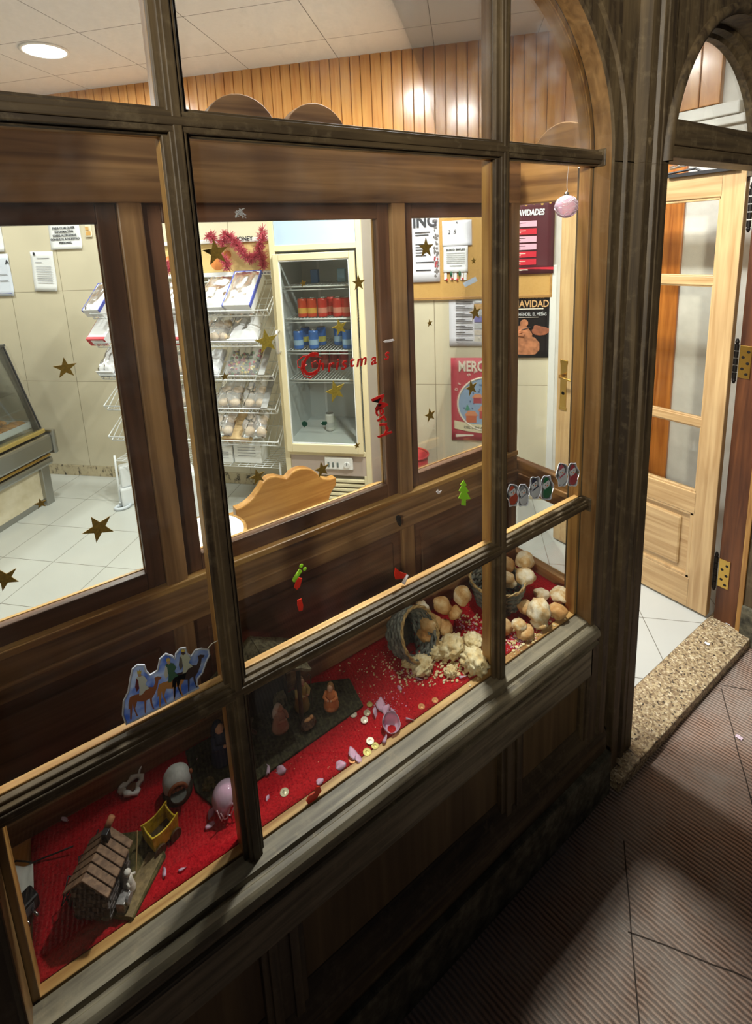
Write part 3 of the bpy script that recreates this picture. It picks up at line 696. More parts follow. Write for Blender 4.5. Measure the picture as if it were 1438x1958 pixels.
# crumbs nobody could count
def scatter(name, label, mt, zones, seed, cat='crumbs'):
    rnd = random.Random(seed); b = MB()
    for (u, v, su, sv, n, r) in zones:
        for _ in range(n):
            p = carp(rnd.gauss(u, su), rnd.gauss(v, sv))
            if not (.055 < p.y < .325 and p.x < 1.35): continue
            q = r * rnd.uniform(.4, 1.3)
            b.ball((p.x, p.y, CZ + q * .5), (q, q * rnd.uniform(.6, 1), q * .6), 1, .5, rnd.random() * 50)
    o = b.build(name, mt); return tag(o, label, cat, kind='stuff')
scatter('bread_crumbs', 'pale bread crumbs scattered over the red cloth round the torn loaves', crumb, [(790, 1292, 34, 12, 130, .0032), (700, 1260, 48, 24, 120, .0022), (870, 1285, 28, 10, 90, .0055), (900, 1190, 12, 12, 40, .004), (850, 1246, 30, 20, 70, .008), (1040, 1215, 50, 22, 140, .0040), (990, 1232, 20, 16, 70, .0045), (610, 1470, 70, 50, 40, .001), (720, 1330, 60, 30, 60, .0012)], 5)
pinkgl = film('pink_bauble_glass', (1.0, .72, .88), .50, 1.0, .06)
scatter('pink_sugar_grains', 'tiny pink glass grains strewn between the bread and the sill', film('pink_grain', (1, .5, .72), .75, .9), [(970, 1222, 26, 12, 160, .0022), (900, 1200, 16, 10, 90, .0025), (790, 1290, 18, 8, 40, .0022), (740, 1345, 16, 12, 50, .0016)], 9, 'glass grains')
# --- pink bauble remains
def shell(name, label, c, r, a0, seed, cat, group=None, M=None, cut=.1):
    bm = bmesh.new(); bmesh.ops.create_uvsphere(bm, u_segments=24, v_segments=16, radius=r)
    kill = [v for v in bm.verts if (v.co.z / r) > cut + .35 * mnoise.noise(Vector((v.co.x / r * 2, v.co.y / r * 2, seed)))]
    bmesh.ops.delete(bm, geom=kill, context='VERTS')
    b = MB(); b.add([(M @ v.co if M else v.co) + Vector(c) for v in bm.verts], [tuple(x.index for x in f.verts) for f in bm.faces] if not bm.verts.index_update() else [])
    bm.free()
    return tag(b.build(name, pinkgl, smooth=True, solid=.0012), label, cat, group)
p = carp(436, 1545); p.z = CZ + .030
MB_ = Matrix.Rotation(1.9, 3, 'X')
o = shell('broken_bauble', 'large broken shell of a pink glass bauble behind the left upright bar', p, .030, 0, 3, 'bauble', 'pink bauble pieces', Matrix.Rotation(.9, 3, 'Z') @ Matrix.Rotation(2.0, 3, 'X'), .55)
c = MB()
for k in range(4):
    c.tube([p + Vector((.029 * math.cos(.4 + k * .5 + t * .25), -.029 * math.sin(1.2 + t * .3 - k * .2), .018 * math.sin(t * 1.1 + k))) for t in range(5)], .0012, 5)
c.build('white_swirl', plain('white_glitter', (240, 226, 236), .4), o)
p = carp(749, 1394); p.z = CZ + .020
shell('broken_bauble', 'half shell of a clear pink bauble lying against the inner sill strip', p, .0225, 0, 8, 'bauble', 'pink bauble pieces', Matrix.Rotation(.6, 3, 'X'), .25)
SH = [(510, 1476, .012, 'curled pink shard with a white loop at the edge of the nativity board'), (538, 1476, .012, 'pointed pink shard on bare cloth right of the curled one'),
      (404, 1558, .010, 'thin pale shard left of the large broken bauble'), (402, 1580, .010, 'folded pink shard below the thin pale one'), (313, 1672, .009, 'tiny silvery pink shard beside the cottage base'),
      (349, 1663, .007, 'tiny pink sliver nearest the inner sill strip'), (124, 1568, .009, 'small clear shard behind the miniature cottage'), (380, 1456, .008, 'small pink shard by the bread oven'),
      (728, 1350, .016, 'crumpled pink shard, topmost of the cluster by the coins'), (738, 1358, .012, 'bright folded shard in the middle of the cluster by the coins'), (718, 1366, .013, 'long pink shard at the left of the cluster by the coins'), (752, 1362, .009, 'small shard at the right of the cluster by the coins'),
      (764, 1318, .008, 'small pink shard at the crumbs above the cluster'), (802, 1300, .010, 'pink shard half buried in the crumbs'), (675, 1444, .014, 'tangled pink strip shard near the inner sill strip'), (685, 1452, .010, 'second strip shard tucked under the tangled one'),
      (652, 1466, .012, 'pale violet flat shard left of the tangled strip'), (612, 1496, .008, 'little pink shard by the red felt boot'), (784, 1378, .010, 'white streaked shard right of the half shell'), (735, 1416, .012, 'clear shard under the half shell, on the sill strip'), (885, 1296, .012, 'pink shard at the foot of the torn bread'), (512, 1528, .006, 'speck of pink shard by the upright bar')]
rnd = random.Random(3)
for u, v, r, lb in SH:
    p = carp(u, v); p.z = CZ + r * .35; g = []
    R = Matrix.Rotation(rnd.uniform(0, 6.28), 3, 'Z') @ Matrix.Rotation(rnd.uniform(-.4, .4), 3, 'X')
    for i in range(6):
        w = math.sin(math.pi * (i + .6) / 6.4) * .8 + .1
        g.append([p + R @ Vector(((i / 5 - .5) * 2 * r, (j / 3 - .5) * 1.5 * r * w, r * .45 * math.cos((j / 3 - .5) * 3 + i * .5))) for j in range(4)])
    tag(MB().sheet(g).build('bauble_shard', pinkgl, solid=.0008, smooth=True), lb, 'glass shard', 'pink bauble shards')
# --- coins
coinm = [plain('silver_coin', (196, 184, 150), .35, .75), plain('copper_coin', (190, 132, 84), .4, .7), plain('brass_coin', (176, 162, 96), .4, .7), plain('pale_coin', (224, 212, 188), .35, .5)]
for u, v, k, r, lb in [(544, 1516, 0, .0095, 'coin lying alone on bare cloth near the red felt boot'), (676, 1367, 3, .0090, 'pale coin left of the pair by the pink shards'), (702, 1364, 0, .0088, 'dull coin partly under the bright one'), (697, 1379, 3, .0092, 'brightest coin, overlapping the dull one'), (707, 1348, 2, .0075, 'small dark coin above the coin pair'),
                       (708, 1419, 3, .0092, 'pale coin resting near the half shell of bauble'), (717, 1427, 2, .0086, 'dull coin half under the pale one near the half shell'), (702, 1439, 2, .0095, 'greenish brass coin on the inner sill strip edge'), (674, 1454, 1, .0085, 'small copper coin in front of the tangled pink strip'), (806, 1352, 1, .0085, 'brown coin on the sill strip below the crumbs'), (832, 1340, 1, .008, 'copper coin on the sill strip right of the brown one')]:
    p = carp(u, v); z = CZ + (.0025 if lb.startswith('brightest') or 'pale coin resting' in lb else .0005)
    b = MB().lathe([(0, 0), (r, 0), (r, .0018), (r * .9, .0018), (r * .87, .0014), (0, .0014)], (p.x, p.y, z), 28)
    b.ball((p.x, p.y, z + .0013), (r * .45, r * .55, .0006), 2)
    tag(b.build('coin', coinm[k]), lb, 'coin', 'coins on the red cloth')
# --- miniature cottage
def cot(u, v, z=None): return carp(u, v, z)
c0 = cot(208, 1700); ang = math.radians(52)
ax = Vector((math.cos(ang), math.sin(ang), 0)); ay = Vector((-ax.y, ax.x, 0))
base_o = carp(225, 1745)
moss = mottle('mossy_base', [(44, 40, 20), (92, 84, 44), (124, 104, 66)], 60, .95, bump=.8)
sandm = mottle('sandy_path', [(96, 82, 56), (150, 128, 88)], 90, .95, bump=.5)
stonem = mottle('grey_stone_blocks', [(40, 36, 34), (98, 92, 88), (140, 134, 128)], 55, .8, vor=True)
roofm = wood('brown_roof_slats', (150, 116, 86), (104, 76, 54), 'x', .7, 3)
t = thing('toy_cottage', 'miniature grey stone cottage with a brown slatted roof and a miller at its door', 'nativity house', tuple(carp(205, 1720)))
# corner points of the base, read on the cloth plane
q = [carp(165, 1752), carp(255, 1762), carp(318, 1640), carp(300, 1590), carp(215, 1600)]
MB().prism([(a.x, a.y) for a in q], lambda a, c, d: Vector((a, c, d)), CZ, CZ + .008).build('base', moss, t, bevel=.002)
q2 = [carp(222, 1757), carp(254, 1761), carp(312, 1640), carp(285, 1636)]
MB().prism([(a.x, a.y) for a in q2], lambda a, c, d: Vector((a, c, d)), CZ + .006, CZ + .0095).build('path', sandm, t)
hb = Vector((carp(205, 1725, CZ + .008)))
cx, cy = carp(192, 1668, CZ + .06).x, carp(192, 1668, CZ + .06).y
L1, Wd = .036, .033
def HP(a, c, z): return Vector((cx, cy, CZ)) + ax * a + ay * c + UP * z
b = MB(); HM = frame(Vector((cx, cy, CZ + .008)), ax, ay)
b.box(-L1, -Wd, 0, L1, Wd, .070, HM); b.prism([(-Wd, .070), (Wd, .070), (0, .096)], lambda a, c, d: HM @ Vector((d, a, c)), -L1, L1)
w = b.build('wall', stonem, t, bevel=.002)
bk = MB(); rr = random.Random(2)
for side in (-1, 1):
    for row in range(7):
        for k in range(6):
            a = -L1 + (k + .5 + .5 * (row % 2)) * L1 / 3; 
            if a > L1 - .004: continue
            bk.box(a - .0058, side * Wd - .0015, row * .010 + .001, a + .0058, side * Wd + .0015, row * .010 + .0088, HM)
for row in range(7):
    for k in range(4):
        c = -Wd + (k + .5 + .5 * (row % 2)) * Wd / 2
        if c > Wd - .003: continue
        for sx in (-1, 1): bk.box(sx * L1 - .0015, c - .0055, row * .010 + .001, sx * L1 + .0015, c + .0055, row * .010 + .0088, HM)
bk.build('stonework', mottle('dark_stone', [(50, 44, 42), (92, 84, 80), (120, 112, 106)], 70, .75), w, bevel=.0008, seg=1)
MB().box(-.0, -Wd - .002, 0, .022, -Wd + .001, .045, HM).build('doorway', BLACK, w)
for s in (-1, 1):
    b = MB()
    for k in range(6):
        a0 = -L1 - .008 + k * (2 * L1 + .016) / 6; a1 = a0 + (2 * L1 + .016) / 6 - .0022
        b.prism([(0, .1015), (s * (Wd + .009), .0675), (s * (Wd + .009), .064), (0, .098)], lambda a, c, d: HM @ Vector((d, a, c)), a0, a1)
    b.build('roof_slope', roofm, t, bevel=.0006, seg=1)
MB().box(.018, -.010, .085, .030, .002, .112, HM).build('chimney', BLACK, t, bevel=.001)
MB().tube([HM @ Vector((.034, .002, .10)), HM @ Vector((.045, -.006, .118))], .006, 10).build('chimney_pot', plain('clay', (170, 112, 74), .7), t, smooth=True)
mil = plain('miller_white', (214, 206, 192), .6, var=.25, vscale=200)
pm = HM @ Vector((.006, -Wd - .014, 0))
b = MB().lathe([(.010, 0), (.011, .01), (.008, .026), (.007, .034), (.003, .038)], pm, 14).ball(pm + UP * .045, .0065, 2).tube([pm + UP * .032 + ax * .006, pm + UP * .026 + ax * .012 - ay * .006], .0025, 6).tube([pm + UP * .032 - ax * .006, pm + UP * .026 - ax * .010 - ay * .007], .0025, 6)
b.build('miller_figure', mil, t, smooth=True)
MB().tube([pm + UP * .022 + ax * .014 - ay * .006, pm + UP * .085 + ax * .040 - ay * .004], .0012, 6).build('pole', plain('straw', (206, 178, 116), .6), t)
b = MB().box(-.026, -Wd - .022, .0, -.004, -Wd - .006, .022, HM).lathe([(.009, -.003), (.009, .003)], HM @ Vector((-.014, -Wd - .024, .018)), 14, frame((0, 0, 0), ax, UP).to_3x3())
b.build('mill_bench', plain('silvered_grey', (150, 146, 142), .4, .4, var=.4, vscale=150), t, bevel=.001)
# wire mess behind the cottage
b = MB()
for k in range(5):
    b.tube([HM @ Vector((-.03 + .02 * i + rr.uniform(-.008, .008), Wd + .018 + .010 * math.sin(i * 1.3 + k), .008 + .012 * abs(math.sin(i + k)) + .03 * (i % 2) * rr.random())) for i in range(6)], .0016, 6)
tag(b.build('light_cable', plain('black_cable', (20, 17, 18), .5), smooth=True), 'tangled black light cable bunched behind the miniature cottage', 'cable')
pts = [carp(u, v, CZ + z) for u, v, z in ((12, 1662, .006), (30, 1646, .012), (48, 1647, .010), (62, 1650, .004), (84, 1640, .006), (110, 1630, .010), (140, 1618, .014))]
tag(MB().tube(pts, .0016, 6).build('mains_cable', plain('black_cable', (20, 17, 18), .5), smooth=True), 'thin black cable running from the shelf corner to the cottage', 'cable')
# --- yellow wagon
yel = mottle('yellow_paint', [(150, 116, 20), (220, 186, 40), (234, 206, 70)], 45, .55)
t = thing('toy_cart', 'small yellow open cart with curved sides behind the miniature cottage', 'cart', tuple(carp(305, 1600)))
wc = carp(308, 1590, CZ + .02); wa = math.radians(20); M = frame(Vector((wc.x, wc.y, CZ + .012)), (math.cos(wa), math.sin(wa), 0), (-math.sin(wa), math.cos(wa), 0))
def wside(name, pts, n0, n1, swap):
    b = MB(); f = (lambda a, c, d: M @ Vector((a, d, c))) if not swap else (lambda a, c, d: M @ Vector((d, a, c)))
    b.prism(pts, f, n0, n1); return b.build(name, yel, t, bevel=.001)
curve = [(-.026, 0), (.026, 0)] + [(.029 - i * .058 / 8, .040 - .008 * math.sin(math.pi * i / 8)) for i in range(9)]
wside('side_board', curve, -.021, -.018, False); wside('side_board', curve, .018, .021, False)
curve2 = [(-.018, 0), (.018, 0), (.020, .036), (.008, .030), (-.008, .030), (-.020, .036)]
wside('end_board', curve2, -.026, -.023, True); wside('end_board', curve2, .023, .026, True)
MB().box(-.026, -.020, -.002, .026, .020, .002, M).build('bed', plain('dark_bed', (70, 54, 22), .8), t)
for a, c in ((-.017, -.024), (.017, -.024), (-.017, .024), (.017, .024)):
    w = MB().lathe([(.012, -.002), (.012, .002)], M @ Vector((a, c, -.0005)), 18, (M.to_3x3() @ frame((0, 0, 0), (1, 0, 0), (0, 0, 1)).to_3x3()))
    w.build('wheel', plain('brown_wheel', (84, 58, 28), .7), t)
# --- bread oven
t = thing('toy_bread_oven', 'miniature domed white bread oven with a clay-rimmed mouth full of loaves', 'nativity oven', tuple(carp(335, 1530)))
oc = carp(338, 1495, CZ + .03); ob = Vector((oc.x, oc.y, CZ))
MB().lathe([(.030, 0), (.032, .012), (.029, .026), (.026, .030), (0, .030)], ob, 26).build('plinth', mottle('brown_plinth', [(40, 34, 24), (86, 72, 52)], 60, .9, bump=.5), t, smooth=True)
b = MB().ball(ob + UP * .036, (.030, .028, .030), 3, .08, 5); b.build('dome', mottle('white_plaster', [(176, 178, 172), (226, 228, 224)], 40, .8, bump=.3), t, smooth=True)
vd = (Vector((CAM_P.x, CAM_P.y, 0)) - ob); vd.z = 0; vd.normalize(); vx = Vector((-vd.y, vd.x, 0))
fm = frame(ob + vd * .0265 + UP * .036, vx, UP)
clay = plain('clay_rim', (150, 84, 48), .6)
ring = [fm @ Vector((.017 * math.cos(math.pi * i / 14), .002 + .017 * math.sin(math.pi * i / 14), .002)) for i in range(15)]
MB().tube(ring, .0035, 8).build('mouth_rim', clay, t, smooth=True)
MB().prism([(.016 * math.cos(math.pi * i / 14), .002 + .016 * math.sin(math.pi * i / 14)) for i in range(15)], lambda a, c, d: fm @ Vector((a, c, d)), -.004, .001).build('mouth', BLACK, t)
b = MB()
for k in (-1, 0, 1): b.ball(fm @ Vector((k * .0085, .007, .002)), (.0052, .0042, .0045), 2, .1, k)
b.build('loaves', clay, t, smooth=True)
MB().lathe([(.016, -.002), (.016, .001), (0, .001)], fm @ Vector((0, -.002, .008)), 20).build('hearth_ledge', plain('grey_ledge', (96, 98, 92), .8), t)
p = ob + vx * .030 + UP * .04
MB().ball(p, (.005, .005, .007), 2, .1, 2).build('clay_jar', clay, t, smooth=True)
# --- white torn ornament
p = carp(250, 1502, CZ + .01)
b = MB(); n = 20; ring = []
for i in range(n):
    a = 2 * math.pi * i / n; r = .020 * (1 + .22 * math.sin(3 * a) + .12 * math.sin(5 * a + 1)); ring.append(Vector((p.x + r * math.cos(a), p.y + .85 * r * math.sin(a), CZ + .008 + .004 * math.sin(2 * a))))
b.tube(ring, [.0055 + .002 * math.sin(2 * i) for i in range(n)], 8, True); b.tube([ring[2], ring[2] + Vector((.006, .008, .006)), ring[2] + Vector((.010, .010, .010))], [.003, .0025, .0015], 6)
o = b.build('torn_wreath', plain('white_ceramic', (226, 224, 222), .35, var=.06), smooth=True); tag(o, 'small torn white wreath ornament with a brown hollow, left of the bread oven', 'ornament')
MB().ball((p.x, p.y, CZ + .004), (.013, .010, .005), 2, .2, 4).build('hollow', plain('brown_hollow', (118, 74, 48), .8), o, smooth=True)
# --- nativity board, hut and figures
t = thing('nativity_board', 'dark mossy board with a thatched stable at its back, under the middle pane', 'nativity stable', tuple(carp(580, 1420)))
q = [carp(505, 1500), carp(690, 1345), carp(640, 1262), carp(556, 1230), carp(385, 1420), carp(400, 1545)]
q = [Vector((.215, .115, 0)), Vector((.405, .175, 0)), Vector((.44, .326, 0)), Vector((.17, .326, 0)), Vector((.165, .17, 0))]
q = [carp(417, 1552), carp(500, 1490), carp(695, 1352), carp(668, 1300), Vector((.47, .326, 0)), Vector((.16, .326, 0)), Vector((.155, .22, 0))]
for a in q: a.y = min(a.y, .326)
grassm = mottle('dark_turf', [(26, 26, 16), (56, 54, 34), (82, 78, 50)], 110, .98, bump=.9)
MB().prism([(a.x, a.y) for a in q], lambda a, c, d: Vector((a, c, d)), CZ, CZ + .007).build('board', grassm, t, bevel=.002)
logm = wood('grey_log', (96, 84, 66), (48, 40, 30), 'z', .9, 2)
hx0, hx1, hy0, hy1 = .262, .42, .225, .318
for x in (hx0, hx1):
    for y in (hy0, hy1): MB().tube([(x, y, CZ), (x, y, CZ + .165)], .006, 8).build('post', logm, t, smooth=True)
b = MB().tube([(hx0, hy0, CZ + .05), (hx0 + .035, hy0, CZ + .10)], .004, 6).tube([(hx0 + .04, hy0, CZ + .055), (hx0 + .004, hy0, CZ + .11)], .004, 6)
b.build('cross_brace', logm, t, smooth=True)
MB().box(hx0, hy1 - .004, CZ, hx1, hy1, CZ + .16).build('back_wall', plain('dark_stable_back', (44, 38, 34), .9), t)
thatch = mottle('thatch', [(56, 50, 34), (112, 104, 78), (140, 130, 100)], 80, .95, bump=1.0)
for s in (1, -1):
    cxh = (hx0 + hx1) / 2
    g = [[Vector((cxh + s * (.105 * i / 8), hy0 - .02 + (hy1 - hy0 + .027) * j / 10, CZ + .222 - .062 * i / 8 + .004 * mnoise.noise(Vector((i * .9, j * .9, s))))) for j in range(11)] for i in range(9)]
    MB().sheet(g).build('thatched_roof', thatch, t, solid=.006)
MB().ball((hx1 - .025, .30, CZ + .02), (.02, .016, .03), 2, .3, 3).build('hay_heap', thatch, t)
skin = plain('figure_skin', (206, 160, 128), .6)
def figure(label, u, v, h, robe, hood, face, kneel=False, staff=False, z=None):
    p = carp(u, v, CZ + .007); t = thing('nativity_figure', label, 'nativity figure', tuple(p), 'nativity figures')
    k = h / .075; M = Matrix.Rotation(face, 3, 'Z')
    f = (lambda x, y, zz: p + M @ Vector((x * k, y * k, zz * k)))
    pr = [(.016, 0), (.0165, .004), (.0145, .018), (.0125, .032), (.0118, .042), (.0105, .049), (.006, .0545), (.004, .057)] if not kneel else [(.019, 0), (.0195, .006), (.0165, .016), (.0135, .028), (.0115, .038), (.009, .044), (.004, .048)]
    b = MB().lathe([(r * k, z * k) for r, z in pr], p, 18)
    hz = .064 if not kneel else .055
    for s in (-1, 1):
        b.tube([f(s * .0095, 0, hz - .013), f(s * .0150, -.007, hz - .024), f(s * .0055, -.019, hz - .021)], [.0048 * k, .0048 * k, .0036 * k], 10)
    if kneel: b.ball(f(0, -.010, .007), (.013 * k, .013 * k, .007 * k), 2)
    b.build('robe', robe, t, smooth=True)
    hd = MB().ball(f(0, -.0035, hz), (.0072 * k, .0072 * k, .0088 * k), 2).tube([f(0, 0, hz - .012), f(0, -.001, hz - .004)], .0042 * k, 8)
    for s in (-1, 1): hd.ball(f(s * .0035, -.020, hz - .0205), .0030 * k, 1)
    hd.ball(f(0, -.0108, hz - .0008), (.0014 * k, .0018 * k, .0016 * k), 1); hd.build('head', skin, t, smooth=True)
    b = MB().ball(f(0, .0018, hz + .0020), (.0082 * k, .0080 * k, .0088 * k), 3, .05, 1)
    b.tube([f(0, .004, hz), f(0, .0085, hz - .014), f(0, .0115, hz - .028)], [.0075 * k, .0085 * k, .0070 * k], 10)
    b.build('hood', hood, t, smooth=True)
    if staff: MB().tube([f(.018, -.012, 0), f(.019, -.012, .075), f(.014, -.012, .082), f(.010, -.012, .078)], .0012 * k, 6).build('staff', logm, t)
    return t
figure('kneeling figure in a pink robe and white veil, left of the manger', 536, 1392, .080, plain('dusty_pink_robe', (206, 152, 128), .7), plain('white_veil', (226, 206, 190), .7), .6, True)
figure('tall standing figure in a mustard robe with a crook, behind the manger', 578, 1352, .090, plain('mustard_robe', (202, 172, 104), .7), plain('brown_hood', (110, 78, 46), .7), .1, False, True)
figure('figure in an orange robe bending right of the manger', 634, 1350, .078, plain('orange_robe', (214, 128, 72), .7), plain('ochre_hood', (150, 108, 60), .7), -.7, True)
figure('figure in a dark blue robe standing behind the left upright bar', 424, 1452, .105, plain('navy_robe', (34, 44, 74), .7), plain('navy_hood', (28, 36, 60), .7), .3)
p = carp(590, 1390, CZ + .007); t = thing('manger', 'dark straw manger with the swaddled baby, in front of the stable', 'manger', tuple(p), None)
MB().ball(p + UP * .010, (.022, .015, .012), 2, .35, 3).build('crib', mottle('dark_straw', [(44, 30, 24), (104, 74, 50)], 120, .95, bump=.8), t)
MB().ball(p + UP * .020, (.011, .005, .005), 2).ball(p + Vector((.010, 0, .023)), .0048, 2).build('baby', plain('swaddle', (200, 150, 96), .7), t, smooth=True)
# small shrubs of artificial moss
for u, v, r, lb in ((400, 1500, .014, 'clump of artificial moss behind the left upright bar'), (444, 1440, .016, 'clump of artificial moss beside the dark blue figure')):
    p = carp(u, v, CZ + .01); tag(MB().ball(p, (r, r, r * .7), 3, .6, u, freq=5).build('moss_clump', moss), lb, 'moss', 'moss clumps')
# --- white cloth and black adapter in the left corner
p = carp(48, 1690)
g = [[Vector((-.200 + .052 * i / 8, .185 + .095 * j / 8, CZ + .010 + .016 * abs(mnoise.noise(Vector((i * .5, j * .5, 2)))) + .012 * math.sin(i * .7))) for j in range(9)] for i in range(9)]
tag(MB().sheet(g).build('crumpled_cloth', plain('white_fabric', (226, 226, 218), .85), solid=.002, smooth=True, subsurf=1), 'crumpled white cloth at the left end of the shelf, under the adapter', 'cloth')
t = thing('power_adapter', 'black plug-in power adapter lying in the left corner of the display', 'power adapter', (-.125, .085, CZ + .015))
am = frame(carp(44, 1735, CZ + .03), (.9, .45, 0), (-.45, .9, .0))
MB().box(-.022, -.015, -.014, .022, .015, .014, am).build('body', BLACK, t, bevel=.004)
MB().box(-.012, -.0155, -.008, .012, -.0148, .008, am).build('rating_label', plain('grey_label', (120, 124, 128), .6), t)
b = MB()
for s in (-1, 1): b.tube([am @ Vector((s * .007, -.014, 0)), am @ Vector((s * .007, -.036, 0))], .0022, 10)
b.build('plug_pins', CHROME, t, smooth=True)

# ================================================================ THE SHOP BEHIND THE SCREEN
def sx(x, t=0.0): return (x - 2.045) / S2 + t
# ---------------- drinks fridge
fr_m = plain('cream_enamel', (226, 214, 176), .4); fr_in = plain('fridge_liner', (206, 212, 212), .5)
F0 = -.594; FW, FD = .564, .523
t = thing('drinks_fridge', 'tall cream glass-door drinks fridge standing against the tiled wall', 'fridge', M=frame(W(F0, 0, 0), WE, UP))
def fb(x0, x1, y0, y1, z0, z1, nm, mt, par=None, bev=.003):
    return MB().box(x0, y0, z0, x1, y1, z1).build(nm, mt, par or t, bevel=bev)
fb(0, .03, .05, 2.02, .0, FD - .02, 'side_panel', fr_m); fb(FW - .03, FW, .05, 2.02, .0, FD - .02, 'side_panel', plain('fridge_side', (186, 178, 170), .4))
fb(.03, FW - .03, .05, 2.02, .0, .03, 'back_panel', fr_in); fb(.03, FW - .03, 1.97, 2.02, .03, FD - .02, 'top_panel', fr_m)
fb(.03, FW - .03, .53, .585, .03, FD - .02, 'inner_floor', fr_in)
fb(.03, .036, .58, 1.80, .03, FD - .03, 'liner', fr_in); fb(FW - .036, FW - .03, .58, 1.80, .03, FD - .03, 'liner', fr_in)
fb(.03, FW - .03, 1.785, 1.80, .03, FD - .03, 'liner', fr_in)
fb(0, .034, .03, 2.02, FD - .02, FD + .004, 'front_stile', fr_m); fb(FW - .034, FW, .03, 2.02, FD - .02, FD + .004, 'front_stile', fr_m)
fb(.03, FW - .03, 1.79, 1.825, FD - .02, FD + .002, 'front_rail', fr_m); fb(.03, FW - .03, .500, .530, FD - .02, FD + .002, 'front_rail', fr_m); fb(.03, FW - .03, 1.975, 2.02, FD - .02, FD + .002, 'front_rail', fr_m)
fb(.034, FW - .034, 1.822, 1.978, FD - .018, FD - .004, 'header_sign', plain('pale_blue_sign', (186, 208, 232), .35))
fb(.034, FW - .034, .365, .503, FD - .02, FD - .003, 'control_fascia', plain('mauve_fascia', (186, 170, 160), .45))
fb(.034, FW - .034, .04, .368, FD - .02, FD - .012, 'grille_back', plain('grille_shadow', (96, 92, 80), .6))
for k in range(9): MB().box(.10, .075 + k * .031, FD - .014, FW - .05, .094 + k * .031, FD + .004).build('grille_slat', fr_m, t, bevel=.003)
fb(.034, .10, .04, .368, FD - .02, FD, 'grille_cheek', fr_m); fb(FW - .05, FW - .034, .04, .368, FD - .02, FD, 'grille_cheek', fr_m)
cp = fb(.262, .446, .412, .494, FD - .005, FD + .012, 'control_panel', plain('white_switch_plate', (238, 238, 236), .4), bev=.006)
for k in range(3): MB().box(.282 + k * .030, .430, FD + .010, .294 + k * .030, .462, FD + .0165).build('switch', plain('grey_switch', (110, 120, 116), .5), cp, bevel=.002)
MB().lathe([(.020, .011), (.019, .022), (.0, .022)], (.408, .448, FD), 24).build('thermostat_dial', plain('dial_white', (222, 222, 220), .4), cp, smooth=False)
MB().box(.4065, .448, FD + .021, .4095, .466, FD + .0235).build('dial_mark', INK, cp)
dr = fb(.026, .060, .530, 1.775, FD, FD + .03, 'door', fr_m)
for x0, x1, y0, y1 in ((.488, .522, .53, 1.775), (.06, .488, 1.735, 1.775), (.06, .488, .53, .585)): MB().box(x0, y0, FD, x1, y1, FD + .03).build('door_frame', fr_m, dr, bevel=.004)
for x0, x1, y0, y1 in ((.058, .066, .583, 1.738), (.482, .49, .583, 1.738), (.058, .49, 1.728, 1.738), (.058, .49, .583, .592)): MB().box(x0, y0, FD + .006, x1, y1, FD + .024).build('gasket', plain('gasket_white', (236, 240, 240), .4), dr)
MB().box(.06, .585, FD + .013, .488, 1.737, FD + .017).build('door_glass', GLASS_IN, dr)
MB().tube([(.030, 1.315, FD + .03), (.030, 1.315, FD + .062), (.030, 1.30, FD + .068), (.030, 1.20, FD + .068), (.030, 1.185, FD + .062), (.030, 1.185, FD + .03)], .010, 12).build('door_handle', plain('pale_handle', (214, 210, 202), .25, .5), dr, smooth=True)
wire = plain('white_wire', (228, 232, 234), .35)
SHZ = [1.572, 1.372, 1.172, .985]
for z in SHZ:
    b = MB().tube([(.04, z, FD - .05), (FW - .04, z, FD - .05)], .005, 8).tube([(.04, z, .05), (FW - .04, z, .05)], .004, 8).tube([(.04, z - .02, FD - .05), (FW - .04, z - .02, FD - .05)], .003, 6)
    for k in range(22): b.tube([(.05 + k * .0222, z, .05), (.05 + k * .0222, z, FD - .05)], .002, 5)
    b.build('wire_shelf', wire, t, smooth=True)
fb(.145, .165, .60, 1.75, .03, .036, 'shelf_upright', wire); fb(.40, .42, .60, 1.75, .03, .036, 'shelf_upright', wire)
def can(cols, label, s, tt, z, group):
    c0 = W(s, tt, z); r = .031; b = [(r * .80, 0), (r, .006), (r, .108), (r * .82, .118)]
    o = MB().lathe(b, c0, 22).build('drink_can', cols[0], smooth=False); tag(o, label, 'can', group)
    MB().lathe([(r * .82, .117), (r * .82, .1205), (r * .74, .1205), (r * .72, .1185), (0, .1185)], c0, 22).build('lid', STEEL, o)
    MB().lathe([(r + .0004, .026), (r + .0004, .060)], c0, 22, cap=False).build('label_band', cols[1], o)
    MB().box(-.004, 0, -.007, .004, .0012, .007, frame(c0 + UP * .1205, WE, -WN)).build('pull_tab', CHROME, o) if False else None
    return o
redc = (plain('red_can', (206, 62, 52), .35), plain('red_can_band', (226, 150, 130), .35)); goldc = (plain('red_gold_can', (206, 78, 48), .35), plain('gold_band', (226, 176, 84), .35))
bluec = (plain('blue_can', (72, 122, 206), .35), plain('pale_blue_band', (168, 202, 236), .35)); yelc = (plain('blue_can', (72, 122, 206), .35), plain('yellow_band', (214, 206, 110), .35))
for u, tt, cc, lb in [(579, .40, goldc, 'red and gold can at the left end of the second fridge shelf'), (597, .40, goldc, 'red and gold can, second from the left on the second fridge shelf'), (617, .40, redc, 'plain red can in the middle of the second fridge shelf'), (634, .34, redc, 'red can set back behind the row on the second fridge shelf'), (646, .40, redc, 'red can beside the last one on the second fridge shelf'), (663, .40, redc, 'red can at the right end of the second fridge shelf')]:
    can(cc, lb, at_w(u, 590, tt)[0], tt, SHZ[1] + .003, 'red cans in the fridge')
